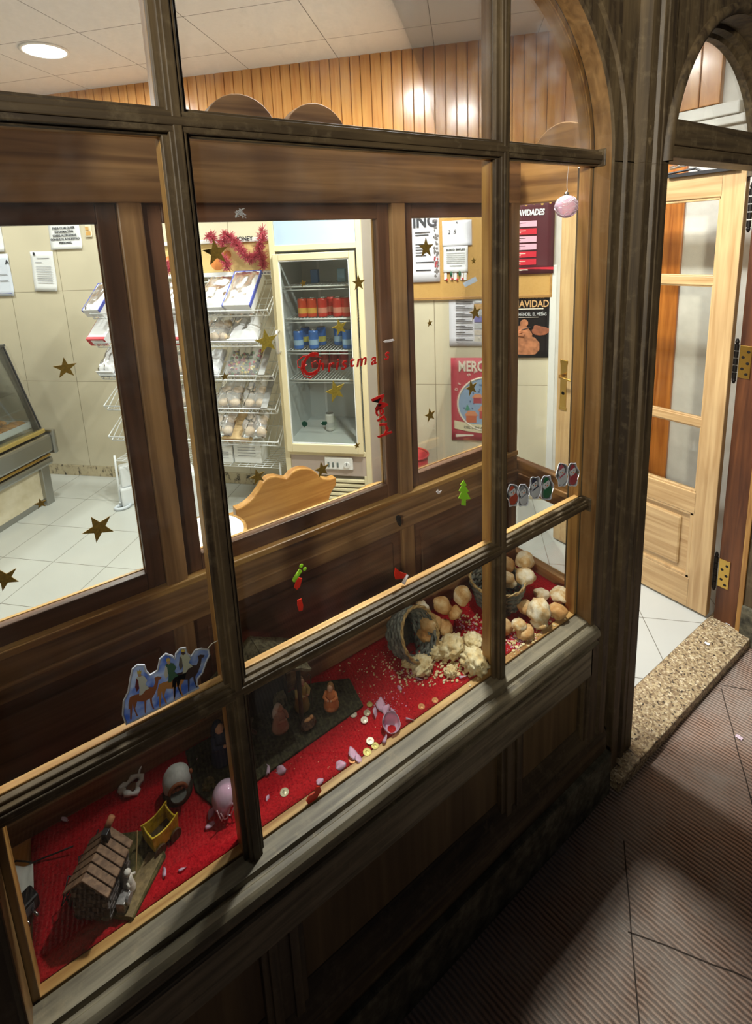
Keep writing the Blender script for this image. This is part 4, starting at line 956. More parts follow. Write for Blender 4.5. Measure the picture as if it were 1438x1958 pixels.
for u, tt, cc, lb in [(571, .42, bluec, 'pale blue can at the left end of the third fridge shelf'), (585, .30, yelc, 'blue and yellow can behind the leftmost blue one'), (600, .41, bluec, 'blue can in the middle of the third fridge shelf'), (615, .30, yelc, 'blue and yellow can behind the middle blue one'), (648, .30, bluec, 'blue can set back at the right of the third fridge shelf'), (664, .41, bluec, 'blue can at the right end of the third fridge shelf')]:
    can(cc, lb, at_w(u, 650, tt)[0], tt, SHZ[2] + .003, 'blue cans in the fridge')
for k, (u, lb) in enumerate([(602, 'dark red can at the left of the lowest row, behind the red lettering'), (622, 'dark red can second from the left in the lowest row'), (640, 'dark red can third from the left in the lowest row'), (658, 'dark red can at the right of the lowest row')]):
    can((plain('dark_red_can', (150, 50, 50), .4), plain('dark_red_band', (176, 96, 90), .4)), lb, at_w(u, 690, .16)[0], .16, SHZ[3] + .003, 'dark red cans in the fridge')
can((plain('white_can', (214, 216, 214), .35), plain('silver_band', (190, 194, 196), .35)), 'single tall white can on the floor of the fridge', at_w(630, 790, .30)[0], .30, .587, None)
for u, lb, c in ((604, 'small blue carton on the top fridge shelf', (84, 128, 190)), (655, 'pale blue packet at the right of the top fridge shelf', (150, 190, 220))):
    s_ = at_w(u, 530, .2)[0]; tag(MB().box(0, 0, 0, .05, .085, .04, frame(W(s_ - .025, .2, SHZ[0] + .004), WE, UP)).build('drink_carton', plain(lb[:18].replace(' ', '_'), c, .5), bevel=.003), lb, 'carton', 'packets on the top fridge shelf')
# ---------------- wire bread rack with packets
RL, RR_ = -1.93, -.66; TH = math.radians(40)
rk = thing('wire_bread_rack', 'white wire rack with sloping baskets of packets beside the drinks fridge', 'rack', tuple(W(RL, .2, 0)))
ROW = [at_w(460, v, .44)[1] for v in (604, 662, 727, 789, 850)] + [.36]
vy = (-WN) * math.cos(TH) + UP * math.sin(TH)
for s_ in (RL, RR_ - .01):
    b = MB().tube([W(s_, .06, .02), W(s_, .04, 1.78)], .008, 8).tube([W(s_, .45, .02), W(s_, .44, .40)], .008, 8).tube([W(s_, .06, .04), W(s_, .46, .04)], .008, 8)
    b.build('end_frame', wire, rk, smooth=True)
for z in ROW[:5]:
    f0 = W(RL, .44, z); b = MB()
    LW = RR_ - RL
    for k, h in ((0, .0), (0, .05), (.30, .02), (.30, .07), (.15, .0)):
        p = f0 + vy * k + (WN * math.sin(TH) + UP * math.cos(TH)) * h * (1 if k == 0 else 1); b.tube([p, p + WE * LW], .0035 if k else .0042, 6)
    for i in range(29): 
        q = f0 + WE * (LW * i / 28); b.tube([q + (WN * math.sin(TH) + UP * math.cos(TH)) * .05, q, q + vy * .30, q + vy * .30 + (WN * math.sin(TH) + UP * math.cos(TH)) * .06], .002, 5)
    b.build('basket', wire, rk, smooth=True)
    for s_ in (0, LW): MB().tube([f0 + WE * s_, f0 + WE * s_ + vy * .30, f0 + WE * s_ + (WN * math.sin(TH) + UP * math.cos(TH)) * .05], .004, 6, True).build('basket_end', wire, rk)
b = MB(); f0 = W(RL, .44, ROW[5])
for k in range(12): b.tube([W(RL, .10 + k * .031, .36), W(RR_, .10 + k * .031, .36)], .0025, 5)
for k in range(22): b.tube([W(RL + k * .0595, .10, .36), W(RL + k * .0595, .44, .36)], .0025, 5)
b.build('bottom_shelf', wire, rk)
clear = film('clear_bag', (.97, .98, 1.0), .20, .95, .10); paperw = plain('white_wrap', (232, 234, 238), .35, coat=.4)
bluee = plain('blue_edge', (72, 84, 178), .45); cardb = plain('plain_cardboard', (206, 178, 132), .75, var=.1)
rp_rnd = random.Random(11)
def packet(u, row, w, L, h, kind, label, lift=.004, rot=0.0, tw=.44):
    s_, _ = at_w(u, 650, .40); N_ = (WN * math.sin(TH) + UP * math.cos(TH))
    org = W(s_, .44, ROW[row]) + vy * .012 + N_ * lift
    R = Matrix.Rotation(rot, 3, N_)
    M = frame(org, R @ WE, R @ vy)
    def bag(mt, x0, x1, y0, y1, z0, z1, nm, par, puff=.35, wr=.10, seed=0):
        n = 12; top = []; bot = []
        for i in range(n + 1):
            rt, rb = [], []
            for j in range(n + 1):
                a, c = i / n, j / n; e = (max(0, 1 - abs(2 * a - 1) ** 4) * max(0, 1 - abs(2 * c - 1) ** 4)) ** .5
                q = mnoise.noise(Vector((a * 7, c * 7, seed + 3.3))) * wr * (z1 - z0)
                X, Y = x0 + (x1 - x0) * a, y0 + (y1 - y0) * c; zm = z0 + (z1 - z0) * .35
                rt.append(M @ Vector((X, Y, zm + (z1 - zm) * e + q))); rb.append(M @ Vector((X, Y, zm - (zm - z0) * e)))
            top.append(rt); bot.append(rb)
        return MB().sheet(top).sheet(bot).build(nm, mt, par, smooth=True)
    if kind == 'box':
        o = MB().box(-w/2, 0, 0, w/2, L, h, M).build('bread_packet', paperw, bevel=.004)
        MB().box(-w/2 - .001, -.001, h * .7, -w/2 + .006, L, h + .001, M).box(w/2 - .006, -.001, h * .7, w/2 + .001, L, h + .001, M).box(-w/2, L - .006, h * .5, w/2, L + .001, h + .001, M).build('blue_edging', bluee, o)
        bag(film('white_wrap_film', (.96, .97, 1.0), .75, .95, .25), -w/2 + .004, w/2 - .004, .004, L - .004, h - .012, h + .014, 'film_wrap', o, .3, .35, w * 40)
    elif kind == 'tray':
        o = MB().box(-w/2, 0, 0, w/2, L, h * .35, M).box(-w/2, 0, 0, w/2, .006, h, M).build('bread_packet', paperw, bevel=.003)
        bag(film('white_wrap_film', (.96, .97, 1.0), .75, .95, .25), -w/2, w/2, 0, L, h * .2, h * 1.3, 'film_wrap', o, .3, .35, u * .1)
    elif kind == 'sweets':
        o = bag(clear, -w/2, w/2, 0, L, 0, h * 1.4, 'bread_packet', None, .3, .25, u * .1)
        cs = [plain('sweet_red', (196, 46, 70), .4), plain('sweet_green', (86, 130, 70), .4), plain('sweet_dark', (60, 40, 44), .4), plain('sweet_yellow', (214, 190, 90), .4)]
        for ci, mt in enumerate(cs):
            b = MB()
            for _ in range(26): b.ball(M @ Vector((rp_rnd.uniform(-w/2.4, w/2.4), rp_rnd.uniform(.02, L - .03), rp_rnd.uniform(.012, h * .7))), rp_rnd.uniform(.008, .013), 1)
            q = b.build('sweets', mt, o, smooth=True); q['kind'] = 'stuff'
    elif kind == 'card':
        o = MB().box(-w/2, 0, 0, w/2, L, h, M).build('bread_packet', cardb, bevel=.003)
        MB().lathe([(.04, h + .0005), (0, h + .0008)], (0, 0, 0), 18).build('printed_oval', plain('rosy_print', (186, 130, 110), .7), o) if False else None
        MB().box(-w * .42, -.0012, h * .2, -w * .05, 0, h * .8, M).box(w * .1, -.0012, h * .25, w * .4, 0, h * .7, M).build('front_print', plain('rosy_print', (176, 122, 102), .7), o)
    elif kind == 'red':
        o = MB().box(-w/2, 0, 0, w/2, L, h, M).build('bread_packet', paperw, bevel=.003)
        MB().box(-w/2 - .001, -.0014, 0, w/2 + .001, 0, h, M).box(-w/2 - .0012, 0, 0, -w/2, L, h, M).box(-w/2, 0, h, w/2, .02, h + .001, M).build('red_sides', plain('red_box', (198, 56, 64), .45), o)
        MB().box(-w * .28, -.0026, h * .2, w * .40, -.0012, h * .8, M).build('white_panel', WHITE, o)
    else:
        o = bag(clear, -w/2, w/2, 0, L, 0, h * 1.5, 'bread_packet', None, .3, .35, u * .13)
        b = MB(); q = None
        n = 2 if w < .18 else 3
        for i in range(n):
            for j in range(2): b.ball(M @ Vector((-w/2 + (i + .5) * w / n, .05 + j * L * .42, h * .45)), (w / n * .42, L * .2, h * .42), 2, .25, i + j * 5 + u)
        b.build('pastries', plain('pale_pastry', (214, 190, 156), .7, var=.2, vscale=40), o, smooth=True)['kind'] = 'stuff'
    return tag(o, label, 'packet', 'packets in the wire rack')
packet(418, 0, .22, .29, .07, 'tray', 'white wrapped flat packet in the top rack basket, next to the left bar')
packet(468, 0, .19, .31, .085, 'box', 'white packet with blue edges in the top rack basket, beside the fridge')
packet(412, 1, .20, .26, .06, 'bag', 'clear bag of pale pastries in the second rack basket, next to the bar')
packet(468, 1, .20, .26, .05, 'tray', 'white tray in clear film in the second rack basket, beside the fridge')
packet(456, 2, .24, .24, .045, 'sweets', 'clear bag of red and green sweets in the third rack basket')
packet(402, 2, .10, .22, .045, 'tray', 'narrow white packet in the third rack basket, next to the bar')
packet(428, 3, .17, .24, .06, 'bag', 'crinkled clear bag in the fourth rack basket, next to the bar')
packet(478, 3, .16, .24, .06, 'bag', 'crinkled clear bag in the fourth rack basket, beside the fridge')
packet(440, 4, .20, .22, .055, 'card', 'printed cardboard box in the lowest rack basket')
packet(478, 4, .17, .20, .07, 'bag', 'large glossy clear bag in the lowest rack basket, beside the fridge', .05)
packet(416, 4, .15, .20, .06, 'bag', 'glossy clear bag on the cardboard box, next to the bar', .06)
packet(196, 0, .13, .26, .07, 'box', 'white box end jutting out at the far left of the top rack basket')
packet(197, 1, .14, .26, .07, 'red', 'white-topped box with red sides at the far left of the second rack basket')
packet(204, 2, .13, .26, .07, 'tray', 'white scribbled box at the far left of the third rack basket')
packet(338, 0, .16, .27, .07, 'tray', 'white packet in the top rack basket seen between post and upright bar')
packet(342, 1, .16, .26, .06, 'red', 'red-sided packet in the second rack basket seen between post and upright bar')
packet(346, 2, .16, .26, .06, 'bag', 'clear bag in the third rack basket seen between post and upright bar')
packet(350, 3, .16, .24, .06, 'bag', 'clear bag in the fourth rack basket seen between post and upright bar')
# price strips hung at the right ends of the baskets
for r_, u in ((2, 507), (3, 507)):
    s_ = at_w(u, 700, .40)[0]; N_ = (WN * math.sin(TH) + UP * math.cos(TH))
    M = frame(W(s_, .44, ROW[r_]) + N_ * .06, WE, vy)
    tag(MB().box(-.022, 0, 0, .022, .26, .004, M).build('plastic_divider', plain('grey_divider', (150, 150, 148), .4), bevel=.001), 'grey punched divider strip at the fridge end of the %s rack basket' % ('third' if r_ == 2 else 'fourth'), 'divider', 'rack divider strips')
# white cartons under the rack and other floor things
def carton(label, u, v, w, d, h, t_, name='carton', base=0.0):
    s_ = at_w(u, v, t_)[0]; M = frame(W(s_, t_ - d, base), WE, UP)
    o = MB().box(-w/2, 0, 0, w/2, h, d, M).build(name, plain('white_carton', (232, 234, 232), .6), bevel=.004)
    b = MB()
    for k in range(4): b.box(-w * .35, h * (.30 + k * .12), d, w * .3, h * (.33 + k * .12), d + .001, M)
    b.build('printed_lines', plain('grey_print', (150, 152, 156), .7), o); return tag(o, label, 'carton', 'white cartons under the rack')
carton('white printed carton on the lowest rack grid behind the wavy bench back', 480, 940, .20, .16, .17, .40, base=.366)
carton('smaller white carton beside the printed one, half hidden by the bar', 436, 950, .13, .14, .12, .41, base=.366)
q = at_z(247, 962, 0.0)
t = thing('scale_stand', 'white floor stand with a looped cable beside the wooden post', 'stand', (q.x, q.y, 0))
MB().box(q.x - .05, q.y - .05, 0, q.x + .07, q.y + .07, .14).build('body', plain('white_plastic', (232, 236, 238), .4), t, bevel=.012)
MB().box(q.x - .035, q.y - .03, .14, q.x + .05, q.y + .05, .30).build('column', plain('white_plastic', (232, 236, 238), .4), t, bevel=.012)
MB().tube([(q.x - .05 + .05 * math.cos(a), q.y - .05 + .035 * math.sin(a), .012) for a in [i * .42 for i in range(15)]], .011, 8, True).build('cable_loop', plain('pale_cable', (206, 214, 222), .4), t, smooth=True)
q = at_z(372, 1010, 0.0)
tag(MB().box(q.x - .10, q.y - .05, 0, q.x + .06, q.y + .15, .42).build('waste_drum', plain('white_plastic', (232, 236, 238), .4), bevel=.03), 'tall white plastic container seen in the gap left of the upright bar', 'container')
# ---------------- honey sign with tinsel
t = thing('honey_sign', 'shallow lit-looking honey sign above the wire rack behind red tinsel', 'sign', M=frame(W(-1.62, .10, 1.66), WE, UP))
MB().box(0, 0, -.06, .98, .20, .0).build('panel', plain('honey_yellow', (236, 206, 140), .5, var=.12, vscale=6), t, bevel=.004)
MB().box(-.01, .20, -.06, .99, .23, .02).build('top_rail', plain('white_rail', (240, 240, 238), .35), t, bevel=.006)
MB().box(.0, -.03, -.05, .98, .0, .005).build('price_strip', WHITE, t)
hs = at_w(468, 455, .10)[0] + 1.62
text('lettering', 'HONEY', .040, INK, t, (hs, .222, .024), bold=.001)
b = MB()
for k in range(14): b.box(.62 + k * .024, -.022, .0055, .638 + k * .024, -.010, .006)
b.build('price_marks', plain('grey_print', (150, 152, 156), .7), t)
b = MB()
for x, y, r in ((.10, .08, .05), (.28, .11, .06), (.47, .07, .055), (.55, .12, .03)): b.lathe([(r, .0008), (0, .001)], (x, y, 0), 20)
b.build('fruit_picture', plain('orange_fruit', (224, 140, 70), .6, var=.2, vscale=20), t)
b = MB(); rr = random.Random(4)
def pw(u, v, t_=.16): s_, z_ = at_w(u, v, t_); return W(s_, t_, z_)
runs = [[pw(u, v) for u, v in r] for r in ([(396, 452), (404, 450), (410, 460)], [(428, 448), (440, 452), (452, 468), (466, 486), (480, 496), (494, 486), (500, 462), (502, 440)], [(424, 490), (432, 500), (436, 514)], [(500, 486), (504, 500), (503, 512)], [(432, 452), (424, 470)], [(320, 500), (322, 520)])]
for r in runs:
    L_ = sum((r[i + 1] - r[i]).length for i in range(len(r) - 1)); n = int(L_ / .00042)
    for k in range(n):
        d = L_ * k / n
        for i in range(len(r) - 1):
            l = (r[i + 1] - r[i]).length
            if d <= l: p = r[i] + (r[i + 1] - r[i]) * (d / l); break
            d -= l
        dv = Vector((rr.gauss(0, 1), rr.gauss(0, 1), rr.gauss(0, 1))).normalized(); dv2 = dv.cross(Vector((rr.random(), rr.random(), rr.random()))).normalized() * .0030
        e = p + dv * rr.uniform(.026, .050)
        b.add([p - dv2, p + dv2, e + dv2 * .5, e - dv2 * .5], [(0, 1, 2, 3)])
tag(b.build('tinsel_garland', plain('rosy_tinsel', (206, 96, 112), .35, .2), solid=.0006), 'swags of rosy red tinsel hung across the honey sign', 'tinsel')
# ---------------- glass bread counter
CO = Vector((-.035, 3.52, 0)); CD = Vector((S2, S2, 0))
t = thing('bread_counter', 'steel and glass bread counter with a slanted front at the left', 'display counter', M=frame(CO, CD, UP))
def cb(x0, x1, y0, y1, z0, z1, nm, mt, bev=.004): return MB().box(x0, y0, z0, x1, y1, z1).build(nm, mt, t, bevel=bev)
cb(-2.4, -.06, .05, .32, -.5, -.03, 'front_panel', mottle('beige_marble', [(196, 184, 152), (220, 212, 188)], 9, .3)); cb(-2.4, -.02, .0, .05, -.45, -.045, 'kick_board', STEEL)
cb(-.07, -.0, 0.0, .40, -.06, .0, 'leg', STEEL, .004); cb(-.07, -.0, 0.0, .40, -.66, -.60, 'leg', STEEL)
cb(-2.4, .03, .30, .36, -.04, .025, 'bumper_rail', STEEL, .02); cb(-2.4, .0, .375, .395, .0, .035, 'gold_strip', BRASS, .006)
cb(-2.4, .03, .40, .54, -.06, .045, 'tray_front', STEEL, .02); cb(-2.4, .05, .40, .56, -.70, -.05, 'tray_bed', STEEL); cb(.02, .055, .38, .565, -.10, .06, 'end_cap', STEEL, .012)
cb(-2.4, -.0, .555, .585, -.05, .02, 'glass_shoe', plain('brass_shoe', (206, 182, 110), .3, .7), .004)
gl = MB(); gl.prism([(-.0, .58), (-.195, 1.20), (-.2, 1.20), (-.005, .58)], lambda a, c, d: Vector((d, c, a)), -2.4, -.02); gl.build('front_glass', glass('counter_glass', (.93, .95, .95), 1.5, boost=.9), t)
gl = MB(); gl.prism([(.0, .58), (-.195, 1.20), (-.60, 1.20), (-.60, .58)], lambda a, c, d: Vector((d, c, a)), -.015, -.010); gl.build('end_glass', glass('counter_glass', (.93, .95, .95)), t)
b = MB(); b.prism([(.006, .58), (-.19, 1.21), (-.23, 1.21), (-.035, .58)], lambda a, c, d: Vector((d, c, a)), -.022, .012); b.build('end_frame', plain('satin_steel', (186, 182, 170), .35, .8), t, bevel=.003)
MB().tube([(-.018, .59, .004), (-.018, 1.21, -.193)], .006, 8).build('edge_strip', BLACK, t)
cb(-2.4, -.0, 1.20, 1.225, -.62, -.19, 'top_plate', plain('dark_glass_top', (70, 70, 66), .15), .006)
cb(-2.4, -.03, .86, .868, -.52, -.15, 'glass_shelf', glass('shelf_glass', (.85, .93, .9), 1.5)); cb(-2.4, -.0, .56, 1.21, -.66, -.62, 'back_panel', plain('dark_back', (96, 92, 84), .5))
cm = frame(CO, CD, UP)
def tray(label, x, y, z, w, d, seed, fill, plab):
    t2 = thing('pastry_tray', label, 'tray', M=cm @ Matrix.Translation((x, y, z)), group='trays in the bread counter')
    b = MB().box(0, 0, 0, w, .008, d); b.box(0, 0, d - .006, w, .05, d).box(0, 0, 0, w, .05, .006).box(0, 0, 0, .006, .05, d).box(w - .006, 0, 0, w, .05, d); b.build('tray', plain('white_tray', (222, 230, 232), .3), t2, bevel=.002)
    rr2 = random.Random(seed)
    for i in range(4):
        for j in range(2):
            p = cm @ Matrix.Translation((x, y, z)) @ Vector((w * (i + .5) / 4, .038, d * (j + .5) / 2)); b = MB().ball((0, 0, 0), (w / 8.5, .022, d / 4.6), 2, .2, seed + i * 3 + j)
            b.v = [(cm.to_3x3() @ q) + p for q in b.v]
            o = b.build('pastry', fill, smooth=True); tag(o, plab, 'pastry', 'pastries, ' + plab)
    return t2
tray('white tray of stripy brown pastries low at the counter end', -.30, .60, -.40, .27, .34, 3, mottle('striped_pastry', [(70, 40, 20), (206, 140, 66), (226, 172, 96)], 30, .6, stretch=(1, 6, 1)), 'stripy brown pastry in the low tray at the counter end')
tray('white tray of stripy buns low in the counter, further left', -.62, .60, -.40, .27, .34, 5, mottle('striped_pastry', [(70, 40, 20), (206, 140, 66)], 30, .6), 'stripy bun in the low tray further along the counter')
tray('white tray of golden buns on the glass shelf at the counter end', -.42, .872, -.44, .27, .26, 8, plain('golden_bun', (214, 172, 92), .6, var=.2), 'golden bun on the upper glass shelf of the counter')
# ---------------- table and wavy benches
t = thing('round_table', 'small round white table with a wooden edge behind the screen', 'table', (.45, 1.06, 0))
MB().lathe([(0, .744), (.138, .744), (.138, .7505), (0, .7505)], (.45, 1.06, 0), 48).build('table_top', plain('white_laminate', (238, 238, 230), .3), t)
MB().lathe([(.138, .722), (.150, .726), (.150, .750), (.1385, .752)], (.45, 1.06, 0), 48, cap=False).build('edge_band', INN_X, t, smooth=True)
MB().lathe([(.0, .722), (.138, .722), (.138, .744), (0, .744)], (.45, 1.06, 0), 32).build('underside', cardb, t)
MB().lathe([(.135, 0), (.13, .02), (.03, .04), (.025, .70), (.08, .722)], (.45, 1.06, 0), 24).build('pedestal', STEEL, t, smooth=True)
pp = [(310,800),(345,790),(370,775),(405,748),(430,722),(460,680),(490,630),(515,602),(540,590),(575,585),(610,592),(645,600),(660,585),(680,562),(705,545),(740,534),(775,533),(810,542),(840,560),(862,582),(885,600),(930,605),(970,592),(972,640),(950,672),(932,705),(922,745),(924,775),(930,800)]
BY = 1.29; prof = [(p.x, p.z) for p in (at_y(360 + a / 3.424, 740 + c / 3.424, BY) for a, c in pp)]
prof += [(prof[-1][0] + .03, .10), (prof[0][0], .10)]
BW = wood('golden_bench_wood', (206, 156, 84), (170, 116, 56), 'x', .35, .7, coat=.4)
def bench(label, dx, loc):
    t = thing('wavy_bench', label, 'bench', loc, 'wavy backed benches')
    MB().prism([(a + dx, c) for a, c in prof], lambda a, c, d: Vector((a, d, c)), BY, BY + .045).build('backrest', BW, t, bevel=.006)
    xs = [a + dx for a, c in prof]; x0, x1 = min(xs), max(xs)
    MB().box(x0 + .02, BY + .04, .40, x1 - .03, BY + .42, .445).build('seat', BW, t, bevel=.008)
    for x in (x0 + .03, x1 - .08): MB().box(x, BY + .36, 0, x + .04, BY + .40, .40).build('leg', BW, t, bevel=.004)
    for x in (x0 + .03, x1 - .08): MB().box(x, BY + .005, 0, x + .04, BY + .04, .12).build('leg', BW, t, bevel=.004)
    return t
bench('golden wooden bench with a scalloped back, left of the fridge grille', 0, (.9, BY, 0))
BY = .90; prof = [(p.x, p.z) for p in (at_y(a, c, BY) for a, c in [(676, 960), (688, 948), (700, 940), (716, 932), (734, 927), (748, 926), (764, 930), (780, 938), (800, 950)])]
prof += [(prof[-1][0] + .25, .70), (prof[-1][0] + .25, .10), (prof[0][0], .10)]
bench('second golden bench with only its gently wavy top edge showing near the casing', 0, (1.2, BY, 0))
# ---------------- papers on the tiled wall
def sheet(name, label, cat, s0, s1, z0, z1, mat, tt=.004, group=None, rot=0):
    t = thing(name, label, cat, M=frame(W(s0, tt, z0), WE, UP) @ Matrix.Rotation(rot, 4, 'Z'), group=group)
    w, h = s1 - s0, z1 - z0; n = 8
    g = [[Vector((w * i / n, h * j / n, .002 * math.sin(j * .8 + i * .3) + (.006 if j == 0 else 0))) for j in range(n + 1)] for i in range(n + 1)]
    MB().sheet(g).build('sheet', mat, t, solid=.0012, smooth=True)
    return t, w, h
def bars(t, rows, mat, nm='print_lines', z=.0045):
    b = MB()
    for x0, x1, y, hh in rows: b.box(x0, y, z, x1, y + hh, z + .0006)
    return b.build(nm, mat, t)
GP = 'papers on the left wall tiles'
pale = plain('grey_print', (150, 152, 156), .7)
t, w, h = sheet('notice_sheet', 'white allergen notice with bold lines, top centre of the left window', 'notice', -2.574, -2.298, 1.878, 2.085, WHITE, group=GP)
text('lettering', 'PARA CUALQUIER\nINFORMACIÓN\nSOBRE ALÉRGENOS\nCONSULTE A NUESTRO\nPERSONAL', .024, INK, t, (w / 2, h * .50, .005), bold=.0006, line=1.15)
t, w, h = sheet('notice_sheet', 'white letter sheet with small grey print below the allergen notice', 'notice', -2.785, -2.577, 1.565, 1.875, WHITE, group=GP, rot=-.03)
bars(t, [(.06, .17, h - .055, .005), (.04, .10, h - .085, .004)] + [(.04, w - .03, h - .12 - k * .018, .004) for k in range(8)], pale); MB().box(.03, h - .03, .004, .045, h - .005, .006).build('black_mark', INK, t)
t, w, h = sheet('notice_sheet', 'white sheet with a blue bottom edge at the left picture edge', 'notice', -3.22, -2.985, 1.535, 1.868, plain('bluish_paper', (222, 230, 244), .6), group=GP)
text('lettering', 'A', .05, INK, t, (w * .93, h * .80, .005), bold=.001); bars(t, [(.02, w - .02, .004, .02)], plain('blue_band', (56, 72, 170), .6), 'blue_band'); bars(t, [(.12, .20, .12, .006), (.12, .2, .17, .006)], pale)
t, w, h = sheet('notice_sheet', 'blank white sheet above the blue-edged one', 'notice', -3.24, -3.005, 1.885, 2.14, WHITE, group=GP)
t, w, h = sheet('picture_card', 'small yellowish picture card beside the allergen notice', 'picture', -2.255, -2.198, 1.96, 2.055, plain('ivory', (232, 222, 196), .6), group=GP)
bars(t, [(.008, w - .008, .012, .03), (.008, .035, .05, .025)], plain('ochre_print', (206, 160, 90), .6))
# cork board and its papers
t = thing('cork_board', 'brown cork notice board on the tiles right of the fridge', 'notice board', M=frame(W(.12, .002, 1.43), WE, UP))
MB().box(0, 0, 0, .965, .60, .014).build('cork', mottle('cork', [(176, 130, 66), (206, 164, 96), (190, 146, 80)], 180, .9), t)
for x0, x1, y0, y1 in ((-.012, .977, -.014, .004), (-.012, .977, .596, .612), (-.012, .004, 0, .6), (.961, .977, 0, .6)): MB().box(x0, y0, 0, x1, y1, .02).build('board_frame', wood('board_frame', (196, 150, 84), (160, 112, 56), 'x', .5, 1), t, bevel=.003)
GC = 'papers pinned on the cork board'
t, w, h = sheet('event_poster', 'white poster headed ING with leafy red border on the cork board', 'poster', .135, .392, 1.54, 2.03, plain('cool_white', (226, 226, 236), .6), .022, GC)
text('lettering', 'ING', .105, plain('charcoal', (52, 52, 58), .6), t, (w * .64, h * .80, .005), bold=.004, sx=.85)
bars(t, [(.10, w - .06, h * .655, .006), (.10, w - .07, h * .62, .006)] + [(.10, .17, h * .5 - k * .018, .005) for k in range(5)] + [(.10, .22, h * .26, .006), (.10, .20, h * .15, .008)], plain('charcoal', (52, 52, 58), .6))
b = MB(); rr = random.Random(8)
for k in range(46):
    y = rr.uniform(.03, h - .03); b.ball((w - .016 + rr.uniform(-.02, .006), y, .005), (rr.uniform(.004, .010), rr.uniform(.005, .012), .0006), 1)
b.build('leaf_border', plain('faded_leaves', (116, 112, 112), .7), t)
b = MB()
for k in range(12): b.ball((w - .02 + rr.uniform(-.015, .006), h * .25 + rr.uniform(-.05, .05), .0056), (.006, .007, .0006), 1)
b.build('berry_border', plain('berry_red', (170, 60, 70), .7), t)
t, w, h = sheet('note_sheet', 'plain white note with two handwritten marks on the cork board', 'note', .412, .60, 1.768, 1.928, plain('cool_white', (226, 226, 236), .6), .022, GC, .01)
text('handwriting', '2  S', .035, INK, t, (w * .32, h * .55, .005), shear=.2); MB().lathe([(.004, .004), (.004, .009), (0, .010)], (w * .5, h - .012, 0), 10).build('pin', INK, t)
t, w, h = sheet('tear_off_notice', 'job notice with torn-off strips along its foot, under the plain note', 'notice', .415, .572, 1.60, 1.768, WHITE, .024, GC, -.01)
text('lettering', 'BUSCO EMPLEO', .017, INK, t, (w / 2, h * .86, .005), bold=.0006)
bars(t, [(.02, w - .02, h * .72 - k * .013, .003) for k in range(6)] + [(.04, w - .04, h * .22, .006)], pale)
for k in range(7):
    if k in (1, 4): continue
    MB().box(.004 + k * .0215, -.05, .0, .022 + k * .0215, .002, .0012, Matrix.Rotation(.06 * math.sin(k * 2), 4, 'Z')).build('tear_off_strip', WHITE, t)
for k in range(4): MB().lathe([(.006, .004), (.007, .010), (0, .014)], (.022 + k * .034, -.048 + .004 * (k % 2), 0), 10).build('pin', RED, t)
for k in (0, 1): MB().ball((.050 + k * .055, -.012, .012), (.009, .018, .008), 2).build('green_pin', plain('green_pin', (30, 92, 64), .5), t, smooth=True)
t, w, h = sheet('programme_poster', 'white programme sheet with a column of small pictures under the job notice', 'poster', .447, .745, 1.10, 1.528, plain('cool_white', (230, 230, 232), .6), .004)
rows = []
for k in range(8):
    y = h - .075 - k * .044
    for j in range(3): rows.append((.045, .045 + (.06 if j == 0 else .11), y - j * .011, .004))
bars(t, rows, plain('charcoal', (72, 72, 78), .6)); bars(t, [(.04, .22, h - .038, .010), (.07, .09, h - .05, .030)], pale)
for k in range(8):
    y = h - .092 - k * .044
    MB().box(.165, y, .004, .24, y + .036, .005).build('thumbnail', plain('thumb%s' % 'abcdefgh'[k], [(206, 208, 206), (226, 230, 236), (206, 164, 110), (190, 192, 196), (120, 118, 178), (196, 200, 204), (206, 196, 184), (212, 206, 196)][k], .6, var=.2, vscale=60), t)
MB().box(-.045, -.016, 0, .045, .016, .0012, Matrix.Translation((.14, h + .002, .012)) @ Matrix.Rotation(.45, 4, 'Z')).build('sticky_strip', plain('blue_grey_paper', (176, 190, 210), .6), t)
# market poster
t, w, h = sheet('market_poster', 'rose red Christmas market poster with a snow globe, on the tiles below the programme', 'poster', .454, .880, .425, 1.016, plain('rose_red', (196, 74, 88), .55), .004)
cream_p = plain('poster_cream', (240, 232, 214), .6)
text('lettering', 'MERC', .098, cream_p, t, (.050, h - .062, .006), 'LEFT', bold=.003, sx=.68)
for k, ch in enumerate('DE NAVIDAD'): 
    a = math.radians(158 - k * 11.5); r = .225
    text('arched_lettering', ch, .028, cream_p, t, (.245 + r * math.cos(a), .245 + .04 + r * math.sin(a), .006), rot=a - math.pi / 2)
b = MB().lathe([(.190, .0048), (0, .005)], (.235, .265, 0), 48); b.build('globe', plain('globe_blue', (150, 176, 206), .5), t)
b = MB().tube([(.235 + .190 * math.cos(a), .265 + .190 * math.sin(a), .0055) for a in [i * 2 * math.pi / 48 for i in range(48)]], .006, 6, True); b.build('globe_rim', cream_p, t)
for x, y, s_, c in ((.10, .13, 1.0, (206, 110, 74)), (.19, .16, 1.1, (196, 84, 76)), (.30, .14, 1.0, (206, 120, 80)), (.15, .27, .8, (176, 76, 84)), (.27, .29, .9, (206, 104, 70)), (.36, .25, .7, (190, 96, 84))):
    b = MB().box(x, y, .0055, x + .07 * s_, y + .05 * s_, .0062); hb = b.build('painted_house', plain('house_%d' % int(x * 100), c, .6), t)
    MB().prism([(x - .012, y + .05 * s_), (x + .082 * s_, y + .05 * s_), (x + .06 * s_, y + .085 * s_), (x + .012, y + .085 * s_)], lambda a, c2, d: Vector((a, c2, d)), .0058, .0066).build('painted_roof', plain('roof_coral', (226, 150, 110), .6), hb)
